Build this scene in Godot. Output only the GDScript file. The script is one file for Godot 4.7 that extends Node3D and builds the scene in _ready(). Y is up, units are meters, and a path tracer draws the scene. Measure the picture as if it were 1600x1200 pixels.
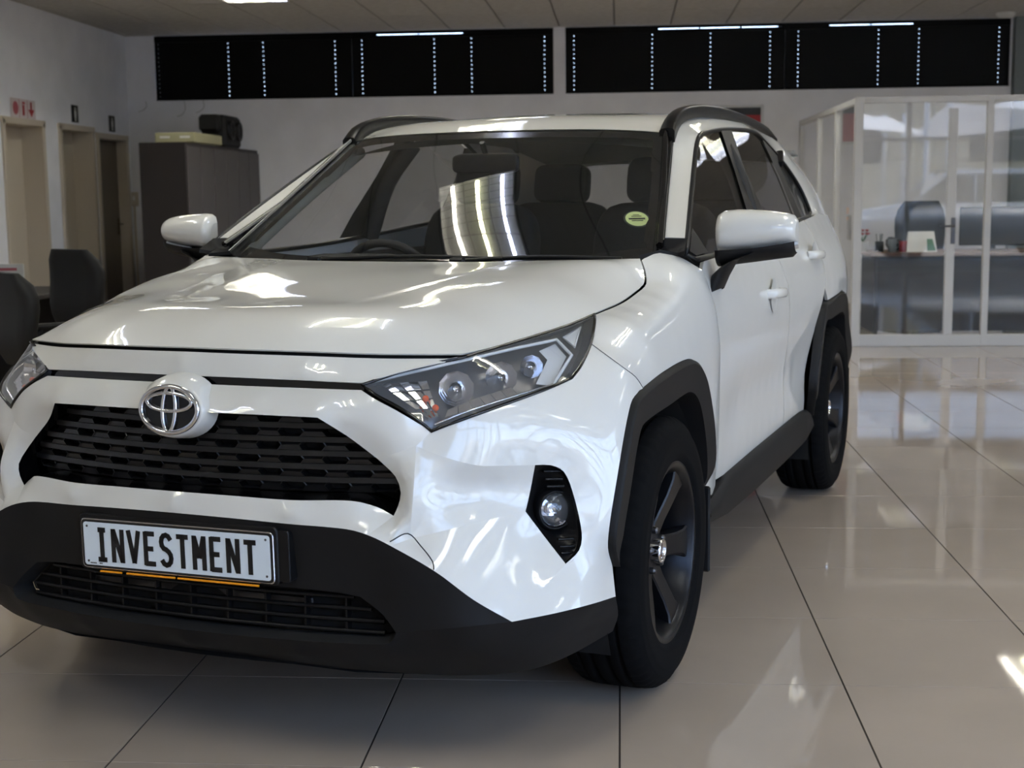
extends Node3D
# A white compact SUV in a car showroom. y is up, units are metres; the camera stands over the origin and looks along -z.

const CAR_AT := Vector3(-0.7435, 0, -3.9642)
const CAR_TURN := -0.30727
const LAMP_GLOW := 14.0
const LAMP_LIGHT := 0.62

# feature lines of the left half of the car body, x y z in car axes
const K := {
	"hood_front": [0.000, 0.982, 0.855, 0.150, 0.980, 0.843, 0.300, 0.976, 0.809, 0.450, 0.969, 0.751, 0.612, 0.964, 0.662],
	"hood_side": [0.612, 0.964, 0.662, 0.660, 0.971, 0.477, 0.715, 0.991, 0.317, 0.757, 1.018, 0.170, 0.775, 1.036, -0.016, 0.777, 1.061, -0.185],
	"hood_back": [0.777, 1.061, -0.185, 0.771, 1.074, -0.248, 0.760, 1.102, -0.279, 0.737, 1.136, -0.317],
	"cowl": [0.737, 1.136, -0.317, 0.550, 1.132, -0.285, 0.300, 1.127, -0.250, 0.000, 1.126, -0.235],
	"slot_top": [0.000, 0.917, 0.868, 0.150, 0.917, 0.862, 0.300, 0.914, 0.842, 0.435, 0.910, 0.814],
	"slot_bot": [0.000, 0.900, 0.872, 0.150, 0.899, 0.866, 0.300, 0.897, 0.846, 0.435, 0.894, 0.818],
	"mesh_top": [0.000, 0.842, 0.915, 0.120, 0.842, 0.912, 0.250, 0.841, 0.901, 0.360, 0.839, 0.886],
	"mesh_side": [0.360, 0.839, 0.886, 0.415, 0.791, 0.845, 0.475, 0.742, 0.825, 0.515, 0.703, 0.818, 0.532, 0.670, 0.828, 0.527, 0.641, 0.832, 0.515, 0.617, 0.832],
	"mesh_bot": [0.515, 0.617, 0.832, 0.483, 0.637, 0.846, 0.435, 0.654, 0.875, 0.300, 0.652, 0.903, 0.150, 0.655, 0.919, 0.000, 0.656, 0.925],
	"black_top": [0.000, 0.609, 0.938, 0.150, 0.607, 0.933, 0.300, 0.601, 0.918, 0.430, 0.595, 0.897, 0.485, 0.586, 0.898, 0.537, 0.565, 0.893, 0.632, 0.510, 0.869, 0.705, 0.443, 0.830, 0.770, 0.382, 0.768],
	"black_top2": [0.770, 0.382, 0.768, 0.845, 0.386, 0.684, 0.895, 0.384, 0.585, 0.912, 0.369, 0.460],
	"lamp_top": [0.437, 0.917, 0.834, 0.515, 0.934, 0.736, 0.614, 0.956, 0.666, 0.667, 0.974, 0.453, 0.727, 0.996, 0.280, 0.762, 1.016, 0.165],
	"lamp_right": [0.762, 1.016, 0.165, 0.782, 0.999, 0.224, 0.805, 0.958, 0.322, 0.812, 0.914, 0.419, 0.803, 0.890, 0.458],
	"lamp_bot": [0.803, 0.890, 0.458, 0.778, 0.877, 0.534, 0.735, 0.860, 0.627, 0.662, 0.833, 0.734, 0.602, 0.810, 0.774, 0.587, 0.803, 0.780],
	"lamp_left": [0.587, 0.803, 0.780, 0.570, 0.821, 0.789, 0.520, 0.858, 0.807, 0.468, 0.886, 0.819, 0.436, 0.902, 0.824],
	"seam": [0.805, 0.958, 0.322, 0.850, 0.937, 0.349, 0.893, 0.902, 0.332, 0.912, 0.877, 0.299, 0.920, 0.844, 0.260],
	"fog": [0.772, 0.709, 0.622, 0.800, 0.706, 0.597, 0.822, 0.687, 0.568, 0.840, 0.638, 0.558, 0.862, 0.543, 0.559, 0.860, 0.505, 0.572, 0.840, 0.480, 0.609, 0.790, 0.543, 0.616, 0.757, 0.605, 0.647, 0.760, 0.646, 0.625],
	"c1": [0.560, 0.772, 0.803, 0.615, 0.750, 0.788, 0.680, 0.725, 0.743, 0.725, 0.716, 0.684, 0.772, 0.709, 0.622],
	"c2": [0.563, 0.573, 0.851, 0.635, 0.589, 0.805, 0.695, 0.598, 0.729, 0.757, 0.605, 0.647],
	"ridge": [0.560, 0.772, 0.803, 0.567, 0.722, 0.827, 0.572, 0.663, 0.849, 0.563, 0.573, 0.851],
	"fang_r": [0.840, 0.480, 0.609, 0.823, 0.455, 0.660, 0.798, 0.420, 0.714, 0.770, 0.382, 0.768],
	"flare_out": [0.915, 0.437, 0.444, 0.925, 0.513, 0.509, 0.935, 0.656, 0.471, 0.935, 0.818, 0.363, 0.935, 0.843, 0.289, 0.935, 0.864, 0.069, 0.935, 0.869, -0.170, 0.935, 0.845, -0.269, 0.935, 0.794, -0.344, 0.932, 0.685, -0.428, 0.928, 0.579, -0.479, 0.920, 0.511, -0.498, 0.910, 0.469, -0.430],
	"flare_in": [0.900, 0.751, 0.131, 0.900, 0.775, 0.030, 0.900, 0.789, -0.174, 0.900, 0.780, -0.342, 0.900, 0.722, -0.410, 0.900, 0.608, -0.458, 0.900, 0.515, -0.468],
	"rflare_out": [0.905, 0.397, -2.242, 0.935, 0.514, -2.133, 0.940, 0.583, -2.127, 0.945, 0.845, -2.269, 0.945, 0.865, -2.395, 0.945, 0.885, -2.735, 0.945, 0.858, -2.848, 0.945, 0.764, -2.898, 0.945, 0.600, -3.017, 0.935, 0.536, -2.995],
}
var M := {}

func materials() -> void:
	M.paint = sm("white_pearl_paint", Color(0.83, 0.825, 0.80), 0.45)
	M.paint.clearcoat_enabled = true
	M.paint.clearcoat = 1.0
	M.paint.clearcoat_roughness = 0.03
	M.cladding = sm("black_cladding", Color(0.080, 0.080, 0.084), 0.58)
	M.satin = sm("satin_black", Color(0.07, 0.07, 0.075), 0.35)
	M.gloss = sm("gloss_black", Color(0.03, 0.03, 0.035), 0.12)
	for m in [M.cladding, M.satin]:
		m.metallic_specular = 0.35
	M.dark = sm("dark_cavity", Color(0.03, 0.03, 0.03), 0.9)
	M.tyre = sm("tyre_rubber", Color(0.055, 0.055, 0.058), 0.85)
	M.tyre.metallic_specular = 0.2
	M.rim = sm("gunmetal_rim", Color(0.12, 0.125, 0.14), 0.34, 0.7)
	M.chrome = sm("chrome", Color(0.86, 0.86, 0.87), 0.1, 1.0)
	M.steel = sm("brake_steel", Color(0.35, 0.35, 0.36), 0.4, 1.0)
	M.glass = pane("windscreen_glass", Color(0.06, 0.10, 0.08), 0.12)
	M.side_glass = pane("side_glass", Color(0.03, 0.035, 0.03), 0.55)
	M.front_glass = pane("front_side_glass", Color(0.06, 0.10, 0.08), 0.1)
	M.clear = pane("clear_lens", Color(0.9, 0.93, 0.95), 0.06)
	M.cabin = sm("cabin_charcoal", Color(0.13, 0.13, 0.13), 0.8)
	M.seat = sm("seat_cloth", Color(0.15, 0.15, 0.15), 0.9)
	M.lining = sm("cabin_light_grey", Color(0.52, 0.53, 0.5), 0.9)
	M.red = sm("red_lens", Color(0.5, 0.03, 0.03), 0.2)
	M.orange = sm("orange_lens", Color(0.85, 0.32, 0.08), 0.25)
	M.amber = sm("amber_strip", Color(0.95, 0.6, 0.05), 0.4)
	M.plate = sm("plate_white", Color(0.86, 0.9, 0.93), 0.35)
	M.lamp_white = sm("lamp_white", Color(0.78, 0.8, 0.82), 0.2)
	M.lamp_housing = sm("lamp_housing", Color(0.42, 0.42, 0.43), 0.28, 0.75)
	M.joint = sm("panel_joint", Color(0.36, 0.36, 0.36), 0.8)
	M.grille = sm("grille_black", Color(0.055, 0.055, 0.06), 0.32)
	M.emblem = sm("emblem_black", Color(0.02, 0.02, 0.025), 0.1)
	M.bronze = sm("cap_bronze", Color(0.42, 0.33, 0.26), 0.4, 0.6)
	M.rail = sm("rail_black", Color(0.035, 0.035, 0.038), 0.35)
	M.rail.metallic_specular = 0.35
	M.disc_edge = sm("disc_dark_green", Color(0.10, 0.16, 0.10), 0.5)
	M.disc_paper = sm("disc_pale_green", Color(0.80, 0.86, 0.58), 0.6)
	M.cream_dark = sm("grey_beige_door", Color(0.48, 0.44, 0.39), 0.55)
	M.brass = sm("dull_brass", Color(0.42, 0.36, 0.28), 0.4, 0.8)
	M.ink = sm("black_ink", Color(0.03, 0.03, 0.03), 0.5)

func _ready() -> void:
	# ---- camera
	var cam := Camera3D.new()
	cam.name = "camera"
	add_child(cam)
	cam.transform = Transform3D(Basis.from_euler(Vector3(-0.133889, 0.0783623, -0.0119849), EULER_ORDER_YXZ), Vector3(0, 1.31986, 0))
	var ca := CameraAttributesPhysical.new()
	ca.frustum_focal_length = 43.763
	ca.frustum_focus_distance = 3.6
	ca.frustum_near = 0.05
	ca.frustum_far = 400.0
	ca.exposure_aperture = 5.6
	cam.attributes = ca
	cam.fov = 30.68
	cam.current = true
	# ---- sky, exposure
	var we := WorldEnvironment.new()
	we.name = "surroundings"
	var env := Environment.new()
	env.background_mode = Environment.BG_SKY
	var sk := ProceduralSkyMaterial.new()
	sk.sky_top_color = Color(0.52, 0.67, 0.90)
	sk.sky_horizon_color = Color(0.82, 0.90, 0.99)
	sk.ground_bottom_color = Color(0.45, 0.43, 0.4)
	sk.ground_horizon_color = Color(0.6, 0.6, 0.58)
	env.sky = Sky.new()
	env.sky.sky_material = sk
	env.background_energy_multiplier = 10.0
	env.tonemap_mode = Environment.TONE_MAPPER_LINEAR
	env.tonemap_exposure = 1.0
	env.sdfgi_enabled = true
	env.ssao_enabled = true
	env.ssil_enabled = true
	we.environment = env
	add_child(we)
	# ---- sun: high at the side; the eaves keep its beam off the side windows
	var sun := DirectionalLight3D.new()
	sun.name = "sun"
	sun.light_energy = 10.0
	sun.light_color = Color(1.0, 0.96, 0.9)
	sun.light_angular_distance = 0.5
	sun.shadow_enabled = true
	sun.sky_mode = DirectionalLight3D.SKY_MODE_LIGHT_ONLY
	sun.rotation = Vector3(deg_to_rad(-62.0), deg_to_rad(100.0), 0)
	add_child(sun)
	materials()
	shell()
	ceiling_lights()
	car()
	furniture()
	yard()

# ---------------------------------------------------------------- mesh builder
class MB:
	var vs := PackedVector3Array()
	var ns := PackedVector3Array()
	var ix := PackedInt32Array()

	func v(p: Vector3, n: Vector3) -> int:
		vs.append(p)
		ns.append(n)
		return vs.size() - 1

	func tri(a: int, b: int, c: int) -> void:
		var g := (vs[c] - vs[a]).cross(vs[b] - vs[a])
		if g.dot(ns[a] + ns[b] + ns[c]) < 0.0:
			ix.append_array(PackedInt32Array([a, c, b]))
		else:
			ix.append_array(PackedInt32Array([a, b, c]))

	func face(pts: Array, hint: Vector3) -> void:   # flat convex polygon, turned towards the hint
		var n: Vector3 = (pts[1] - pts[0]).cross(pts[2] - pts[0])
		if n.length_squared() < 1e-16 and pts.size() > 3:
			n = (pts[2] - pts[0]).cross(pts[3] - pts[0])
		n = n.normalized()
		if n.dot(hint) < 0.0:
			n = -n
		var f := vs.size()
		for p in pts:
			v(p, n)
		for i in range(1, pts.size() - 1):
			tri(f, f + i, f + i + 1)

	# rows x columns of points, smooth; side: a point on the inner side (or use flip)
	func grid(rows: Array, flip := false, close_u := false, close_v := false) -> void:
		var nr := rows.size()
		var nc: int = rows[0].size()
		var f := vs.size()
		for i in nr:
			for j in nc:
				var p: Vector3 = rows[i][j]
				var l: Vector3 = rows[i][(j - 1 + nc) % nc] if close_u or j > 0 else p
				var r: Vector3 = rows[i][(j + 1) % nc] if close_u or j < nc - 1 else p
				var d: Vector3 = rows[(i - 1 + nr) % nr][j] if close_v or i > 0 else p
				var u: Vector3 = rows[(i + 1) % nr][j] if close_v or i < nr - 1 else p
				var n := (r - l).cross(u - d)
				if n.length_squared() < 1e-14:
					if i == 0 and nr > 1:
						n = (rows[1][(j + 1) % nc] - rows[1][(j - 1 + nc) % nc]).cross(u - p)
					elif i == nr - 1:
						n = (rows[i - 1][(j + 1) % nc] - rows[i - 1][(j - 1 + nc) % nc]).cross(p - d)
				n = n.normalized() if n.length_squared() > 1e-20 else Vector3.UP
				v(p, -n if flip else n)
		for i in (nr if close_v else nr - 1):
			for j in (nc if close_u else nc - 1):
				var a := f + i * nc + j
				var b := f + i * nc + (j + 1) % nc
				var c := f + ((i + 1) % nr) * nc + j
				var e := f + ((i + 1) % nr) * nc + (j + 1) % nc
				tri(a, b, c)
				tri(b, e, c)

	func bands(rows: Array, flip := false, close_u := false) -> void:   # like grid, with a hard edge at every row
		for i in rows.size() - 1:
			grid([rows[i], rows[i + 1]], flip, close_u)

	func box(c: Vector3, s: Vector3, bev := 0.0, basis := Basis()) -> void:
		var h := s / 2.0
		var b := minf(bev, minf(h.x, minf(h.y, h.z)) * 0.95)
		for ax in 3:
			for sg in [-1.0, 1.0]:
				var a1 := (ax + 1) % 3
				var a2 := (ax + 2) % 3
				var q := []
				for k in [[-1, -1], [1, -1], [1, 1], [-1, 1]]:
					var p := Vector3.ZERO
					p[ax] = sg * h[ax]
					p[a1] = k[0] * (h[a1] - b)
					p[a2] = k[1] * (h[a2] - b)
					q.append(c + basis * p)
				var n := Vector3.ZERO
				n[ax] = sg
				face(q, basis * n)
		if b <= 0.0:
			return
		for ax in 3:
			var a1 := (ax + 1) % 3
			var a2 := (ax + 2) % 3
			for s1 in [-1.0, 1.0]:
				for s2 in [-1.0, 1.0]:
					var q := []
					for k in [[-1, 0], [1, 0], [1, 1], [-1, 1]]:
						var p := Vector3.ZERO
						p[ax] = k[0] * (h[ax] - b)
						p[a1] = s1 * (h[a1] - (b if k[1] else 0.0))
						p[a2] = s2 * (h[a2] - (0.0 if k[1] else b))
						q.append(c + basis * p)
					var n := Vector3.ZERO
					n[a1] = s1
					n[a2] = s2
					face(q, basis * n)
		for s0 in [-1.0, 1.0]:
			for s1 in [-1.0, 1.0]:
				for s2 in [-1.0, 1.0]:
					var sg := Vector3(s0, s1, s2)
					var q := []
					for ax in 3:
						var p := sg * (h - Vector3.ONE * b)
						p[ax] = sg[ax] * h[ax]
						q.append(c + basis * p)
					face(q, basis * sg)

	func pad(c: Vector3, s: Vector3, basis := Basis()) -> void:   # a cushion: rounded block
		var rows := []
		var sp := func(v: float, e: float) -> float: return signf(v) * pow(absf(v), e)
		for i in 13:
			var a := -PI / 2 + PI * i / 12.0
			var row := []
			for j in 24:
				var w := TAU * j / 24.0
				var q := Vector3(sp.call(cos(a), 0.35) * sp.call(cos(w), 0.4), sp.call(sin(a), 0.45), sp.call(cos(a), 0.35) * sp.call(sin(w), 0.55))
				row.append(c + basis * (q * s / 2.0))
			rows.append(row)
		grid(rows, true, true)

	func tube(path: Array, r, sides := 8, closed := false, caps := true) -> void:   # r: number or array
		var rows := []
		var n := path.size()
		var up := Vector3.ZERO
		for i in n:
			var a: Vector3 = path[(i - 1 + n) % n] if closed or i > 0 else path[i]
			var b: Vector3 = path[(i + 1) % n] if closed or i < n - 1 else path[i]
			var t := (b - a).normalized()
			if up == Vector3.ZERO:
				up = t.cross(Vector3(0.31, 0.9, 0.28)).normalized()
			up = (up - t * up.dot(t)).normalized()
			var s := t.cross(up)
			var row := []
			for k in sides:
				var w := TAU * k / sides
				row.append(path[i] + (up * cos(w) + s * sin(w)) * (r[i] if r is Array else r))
			rows.append(row)
		grid(rows, false, true, closed)
		if caps and not closed:
			for e in [[0, 1], [n - 1, n - 2]]:
				face(rows[e[0]], path[e[0]] - path[e[1]])

	# profile [(radius, along)], turned round an axis through o
	func lathe(prof: Array, o: Vector3, axis: Vector3, seg := 32, flip := false, hard := false) -> void:
		var a := axis.normalized()
		var e1 := a.cross(Vector3(0.3, 0.5, 0.8)).normalized()
		if absf(a.x) > 0.9:
			e1 = Vector3.UP
		var e2 := a.cross(e1)
		var rows := []
		for q in prof:
			var row := []
			for k in seg:
				var w := TAU * k / seg
				row.append(o + a * q.y + (e1 * cos(w) + e2 * sin(w)) * q.x)
			rows.append(row)
		if hard:
			bands(rows, flip, true)
		else:
			grid(rows, flip, true)

	# flat outline in the plane of e1, e2 through o, pushed along n by depth, with a bevel on the front
	func extrude(poly: PackedVector2Array, o: Vector3, e1: Vector3, e2: Vector3, depth: float, bev := 0.0, back := true) -> void:
		var n := e1.cross(e2).normalized()
		var idx := Geometry2D.triangulate_polygon(poly)
		var inner := poly
		if bev > 0.0:
			var off := Geometry2D.offset_polygon(poly, -bev, Geometry2D.JOIN_MITER)
			if off.size() == 1 and off[0].size() == poly.size():
				var o2: PackedVector2Array = off[0]
				var best := 0
				for i in o2.size():
					if o2[i].distance_to(poly[0]) < o2[best].distance_to(poly[0]):
						best = i
				inner = PackedVector2Array()
				for i in poly.size():
					inner.append(o2[(best + i) % o2.size()])
				if inner.size() > 1 and inner[1].distance_to(poly[1]) > inner[inner.size() - 1].distance_to(poly[1]):
					inner = PackedVector2Array()
					for i in poly.size():
						inner.append(o2[(best - i + o2.size()) % o2.size()])
				idx = Geometry2D.triangulate_polygon(inner)
		var at := func(p: Vector2, d: float) -> Vector3: return o + e1 * p.x + e2 * p.y + n * d
		for lay in ([[inner, depth, n], [poly, 0.0, -n]] if back else [[inner, depth, n]]):
			var f := vs.size()
			for p in lay[0]:
				v(at.call(p, lay[1]), lay[2])
			var use: PackedInt32Array = idx if lay[1] == depth else Geometry2D.triangulate_polygon(poly)
			for k in range(0, use.size(), 3):
				tri(f + use[k], f + use[k + 1], f + use[k + 2])
		var m := poly.size()
		var cw := 1.0 if Geometry2D.is_polygon_clockwise(poly) else -1.0
		for i in m:
			var p := poly[i]
			var q := poly[(i + 1) % m]
			var side := (q - p).normalized()
			var hint := (e1 * -side.y + e2 * side.x) * cw
			if bev > 0.0 and inner.size() == m:
				face([at.call(p, 0.0), at.call(q, 0.0), at.call(q, depth - bev), at.call(p, depth - bev)], hint)
				face([at.call(p, depth - bev), at.call(q, depth - bev), at.call(inner[(i + 1) % m], depth), at.call(inner[i], depth)], hint + n)
			else:
				face([at.call(p, 0.0), at.call(q, 0.0), at.call(q, depth), at.call(p, depth)], hint)

	func mesh(mirror := false) -> ArrayMesh:
		var a := []
		a.resize(Mesh.ARRAY_MAX)
		var p := vs.duplicate()
		var n := ns.duplicate()
		var i := ix.duplicate()
		if mirror:
			for k in p.size():
				p[k].x = -p[k].x
				n[k].x = -n[k].x
			for k in range(0, i.size(), 3):
				var t := i[k]
				i[k] = i[k + 1]
				i[k + 1] = t
		a[Mesh.ARRAY_VERTEX] = p
		a[Mesh.ARRAY_NORMAL] = n
		a[Mesh.ARRAY_INDEX] = i
		var m := ArrayMesh.new()
		m.add_surface_from_arrays(Mesh.PRIMITIVE_TRIANGLES, a)
		return m

# ---------------------------------------------------------------- curves and smooth panels
func cv(c: Array, step := 0.02) -> Array:   # a smooth curve through the points
	var out := []
	for i in c.size() - 1:
		var p0: Vector3 = c[max(i - 1, 0)]
		var p1: Vector3 = c[i]
		var p2: Vector3 = c[i + 1]
		var p3: Vector3 = c[min(i + 2, c.size() - 1)]
		if i == 0:
			p0 = p1 * 2.0 - p2
		if i + 2 > c.size() - 1:
			p3 = p2 * 2.0 - p1
		var d1 := p1.distance_to(p2)
		var m1 := (p2 - p0) / maxf(p0.distance_to(p1) + d1, 1e-5) * d1
		var m2 := (p3 - p1) / maxf(p2.distance_to(p3) + d1, 1e-5) * d1
		var k := maxi(1, ceili(d1 / step))
		for j in k:
			var t := float(j) / k
			out.append(p1 * (2 * t * t * t - 3 * t * t + 1) + m1 * (t * t * t - 2 * t * t + t) + p2 * (3 * t * t - 2 * t * t * t) + m2 * (t * t * t - t * t))
	out.append(c[c.size() - 1])
	return out

func rev(a: Array) -> Array:
	var b := a.duplicate()
	b.reverse()
	return b

func chain(parts: Array) -> Array:   # joins curves into one loop
	var out := []
	for c in parts:
		for p in c:
			if out.is_empty() or out[out.size() - 1].distance_to(p) > 0.0015:
				out.append(p)
	if out[0].distance_to(out[out.size() - 1]) < 0.0015:
		out.pop_back()
	return out

func mir(a: Array) -> Array:
	var b := []
	for p in a:
		b.append(Vector3(-p.x, p.y, p.z))
	return b

func both(half: Array) -> Array:   # from the middle plane round one side and back to it -> the whole loop
	return chain([half, rev(mir(half))])

func phi(r2: float) -> float:
	return 0.0 if r2 < 1e-12 else 0.5 * r2 * log(r2)

# thin-plate surface through points; sym keeps it even in x
func tps(c: Array, n: Vector3, sym: bool, firm := 100000, slack := 5e-5) -> Dictionary:   # points from number firm on are only approached
	var u := Vector3(1, 0, 0)
	u = (u - n * n.x).normalized() if absf(n.x) < 0.99 else Vector3(0, 0, -1)
	var w := n.cross(u)
	var m := c.size()
	var a := PackedFloat64Array()
	var b := PackedFloat64Array()
	for p in c:
		a.append(p.dot(u))
		b.append(p.dot(w))
	var q := 2 if sym else 3
	var s := m + q
	var mat := []
	for i in s:
		var row := PackedFloat64Array()
		row.resize(s + 1)
		mat.append(row)
	for i in m:
		for j in m:
			var k := phi((a[i] - a[j]) ** 2 + (b[i] - b[j]) ** 2)
			if sym:
				k += phi((a[i] + a[j]) ** 2 + (b[i] - b[j]) ** 2)
			mat[i][j] = k
		mat[i][i] += slack if i < firm else maxf(6e-4, slack)
		mat[i][m] = 1.0
		mat[i][m + 1] = b[i]
		mat[m][i] = 1.0
		mat[m + 1][i] = b[i]
		if not sym:
			mat[i][m + 2] = a[i]
			mat[m + 2][i] = a[i]
		mat[i][s] = c[i].dot(n)
	for i in s:
		var piv := i
		for r in range(i + 1, s):
			if absf(mat[r][i]) > absf(mat[piv][i]):
				piv = r
		var t = mat[i]
		mat[i] = mat[piv]
		mat[piv] = t
		var mi: PackedFloat64Array = mat[i]
		var d := mi[i]
		for r in range(i + 1, s):
			var mr: PackedFloat64Array = mat[r]
			var f := mr[i] / d
			if f != 0.0:
				for k in range(i, s + 1):
					mr[k] -= f * mi[k]
				mat[r] = mr
	var x := PackedFloat64Array()
	x.resize(s)
	for i in range(s - 1, -1, -1):
		var t: float = mat[i][s]
		for k in range(i + 1, s):
			t -= mat[i][k] * x[k]
		x[i] = t / mat[i][i]
	return {"u": u, "w": w, "n": n, "a": a, "b": b, "x": x, "m": m, "sym": sym}

func tev(T: Dictionary, p: float, q: float) -> Vector3:   # height and its two slopes
	var a: PackedFloat64Array = T.a
	var b: PackedFloat64Array = T.b
	var x: PackedFloat64Array = T.x
	var m: int = T.m
	var hh := x[m] + x[m + 1] * q
	var ga := 0.0
	var gb := x[m + 1]
	if not T.sym:
		hh += x[m + 2] * p
		ga = x[m + 2]
	for i in m:
		var dq := q - b[i]
		var dp := p - a[i]
		var r2 := dp * dp + dq * dq
		if r2 > 1e-12:
			var l := log(r2)
			hh += x[i] * 0.5 * r2 * l
			ga += x[i] * dp * (l + 1.0)
			gb += x[i] * dq * (l + 1.0)
		if T.sym:
			dp = p + a[i]
			r2 = dp * dp + dq * dq
			if r2 > 1e-12:
				var l := log(r2)
				hh += x[i] * 0.5 * r2 * l
				ga += x[i] * dp * (l + 1.0)
				gb += x[i] * dq * (l + 1.0)
	return Vector3(hh, ga, gb)

# a smooth sheet spanning the closed 3-D loop, through the inner points, seen along n; flange: edge turned in by that depth
func panel(mb: MB, loop: Array, inner: Array, dir: Vector3, step := 0.03, sym := false, flange := 0.0, lift := 0.0, slack := 5e-5) -> Dictionary:
	var n := dir.normalized()
	var ctrl := []
	for p in loop:
		if sym and p.x < -1e-4:
			continue
		var ok := true
		for k in range(ctrl.size() - 1, maxi(-1, ctrl.size() - 3), -1):
			if ctrl[k].distance_to(p) < 0.028:
				ok = false
		if ok:
			ctrl.append(p)
	var firm := ctrl.size()
	for p in inner:
		ctrl.append(p)
	var T := tps(ctrl, n, sym, firm, slack)
	var poly := PackedVector2Array()
	for p in loop:
		poly.append(Vector2(p.dot(T.u), p.dot(T.w)))
	var lo := poly[0]
	var hi := poly[0]
	for p in poly:
		lo = lo.min(p)
		hi = hi.max(p)
	var pts := poly.duplicate()
	var y := lo.y + step * 0.5
	var odd := false
	while y < hi.y:
		var x := lo.x + (step * 0.5 if odd else 0.0)
		while x < hi.x:
			var p := Vector2(x, y)
			if Geometry2D.is_point_in_polygon(p, poly):
				var ok := true
				var lim := step * step * 0.3
				for k in poly.size():
					if Geometry2D.get_closest_point_to_segment(p, poly[k], poly[(k + 1) % poly.size()]).distance_squared_to(p) < lim:
						ok = false
						break
				if ok:
					pts.append(p)
			x += step
		y += step * 0.87
		odd = not odd
	var f := mb.vs.size()
	for i in pts.size():
		var e := tev(T, pts[i].x, pts[i].y)
		var nn: Vector3 = (n - T.u * e.y - T.w * e.z).normalized()
		var pos: Vector3 = loop[i] if i < loop.size() else T.u * pts[i].x + T.w * pts[i].y + n * e.x
		mb.v(pos + nn * lift, nn)
	var idx := Geometry2D.triangulate_delaunay(pts)
	for k in range(0, idx.size(), 3):
		var c := (pts[idx[k]] + pts[idx[k + 1]] + pts[idx[k + 2]]) / 3.0
		if not Geometry2D.is_point_in_polygon(c, poly):
			continue
		var ar := absf((pts[idx[k + 1]] - pts[idx[k]]).cross(pts[idx[k + 2]] - pts[idx[k]]))
		if ar > 1e-9:
			mb.tri(f + idx[k], f + idx[k + 1], f + idx[k + 2])
	if flange > 0.0:
		var cw := 1.0 if Geometry2D.is_polygon_clockwise(poly) else -1.0
		var m := loop.size()
		for i in m:
			var j := (i + 1) % m
			var side := (poly[j] - poly[i]).normalized()
			var hint: Vector3 = (T.u * -side.y + T.w * side.x) * cw
			var a: Vector3 = mb.vs[f + i]
			var b: Vector3 = mb.vs[f + j]
			mb.face([a, b, b - mb.ns[f + j] * flange, a - mb.ns[f + i] * flange], hint)
	return T

# ---------------------------------------------------------------- nodes
var taken := {}

func numbered(called: String) -> String:
	if not taken.has(called):
		taken[called] = 0
		return called
	taken[called] += 1
	return "%s_%03d" % [called, taken[called]]

func thing(called: String, label: String, category: String, at := Vector3.ZERO, turn := 0.0, group := "") -> Node3D:
	var o := Node3D.new()
	o.name = numbered(called)
	add_child(o)
	o.position = at
	o.rotation.y = turn
	o.set_meta("label", label)
	o.set_meta("category", category)
	if group:
		o.set_meta("group", group)
	return o

func tag(o: Node3D, label: String, category: String, group := "") -> Node3D:
	o.set_meta("label", label)
	o.set_meta("category", category)
	if group:
		o.set_meta("group", group)
	return o

func put(parent: Node3D, called: String, m: Mesh, mat: Material, at := Vector3.ZERO, basis := Basis()) -> MeshInstance3D:
	var o := MeshInstance3D.new()
	o.name = numbered(called) if parent == self else called
	o.mesh = m
	o.material_override = mat
	o.transform = Transform3D(basis, at)
	parent.add_child(o, true)
	return o

func bx(parent: Node3D, called: String, c: Vector3, s: Vector3, mat: Material, bev := 0.0, basis := Basis()) -> MeshInstance3D:
	var b := MB.new()
	b.box(Vector3.ZERO, s, bev)
	return put(parent, called, b.mesh(), mat, c, basis)

func setting(o: Node3D) -> Node3D:
	o.set_meta("kind", "structure")
	return o

func sm(called: String, c: Color, rough := 0.5, metal := 0.0) -> StandardMaterial3D:
	var m := StandardMaterial3D.new()
	m.resource_name = called
	m.albedo_color = c
	m.roughness = rough
	m.metallic = metal
	return m

func grainy(m: StandardMaterial3D, seed_: int, freq: float, lo: float, hi: float, scale: float, oct := 4) -> StandardMaterial3D:
	var fn := FastNoiseLite.new()
	fn.seed = seed_
	fn.frequency = freq
	fn.fractal_octaves = oct
	var t := NoiseTexture2D.new()
	t.width = 256
	t.height = 256
	t.seamless = true
	t.noise = fn
	var g := Gradient.new()
	g.set_color(0, Color(lo, lo, lo))
	g.set_color(1, Color(hi, hi, hi))
	t.color_ramp = g
	m.albedo_texture = t
	m.uv1_triplanar = true
	m.uv1_world_triplanar = true
	m.uv1_scale = Vector3.ONE * scale
	return m

func relief(m: StandardMaterial3D, seed_: int, freq: float, depth: float, scale: float) -> StandardMaterial3D:
	var fn := FastNoiseLite.new()
	fn.seed = seed_
	fn.frequency = freq
	fn.fractal_octaves = 3
	var t := NoiseTexture2D.new()
	t.width = 256
	t.height = 256
	t.seamless = true
	t.noise = fn
	m.heightmap_enabled = true
	m.heightmap_texture = t
	m.heightmap_scale = depth
	m.uv1_triplanar = true
	m.uv1_scale = Vector3.ONE * scale
	return m

func pane(called: String, tint: Color, a: float) -> StandardMaterial3D:
	var m := sm(called, Color(tint.r, tint.g, tint.b, a), 0.02)
	m.transparency = BaseMaterial3D.TRANSPARENCY_ALPHA
	return m

func glow(called: String, c: Color, e: float) -> StandardMaterial3D:
	var m := sm(called, c, 0.4)
	m.emission_enabled = true
	m.emission = c
	m.emission_energy_multiplier = e
	return m

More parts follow.
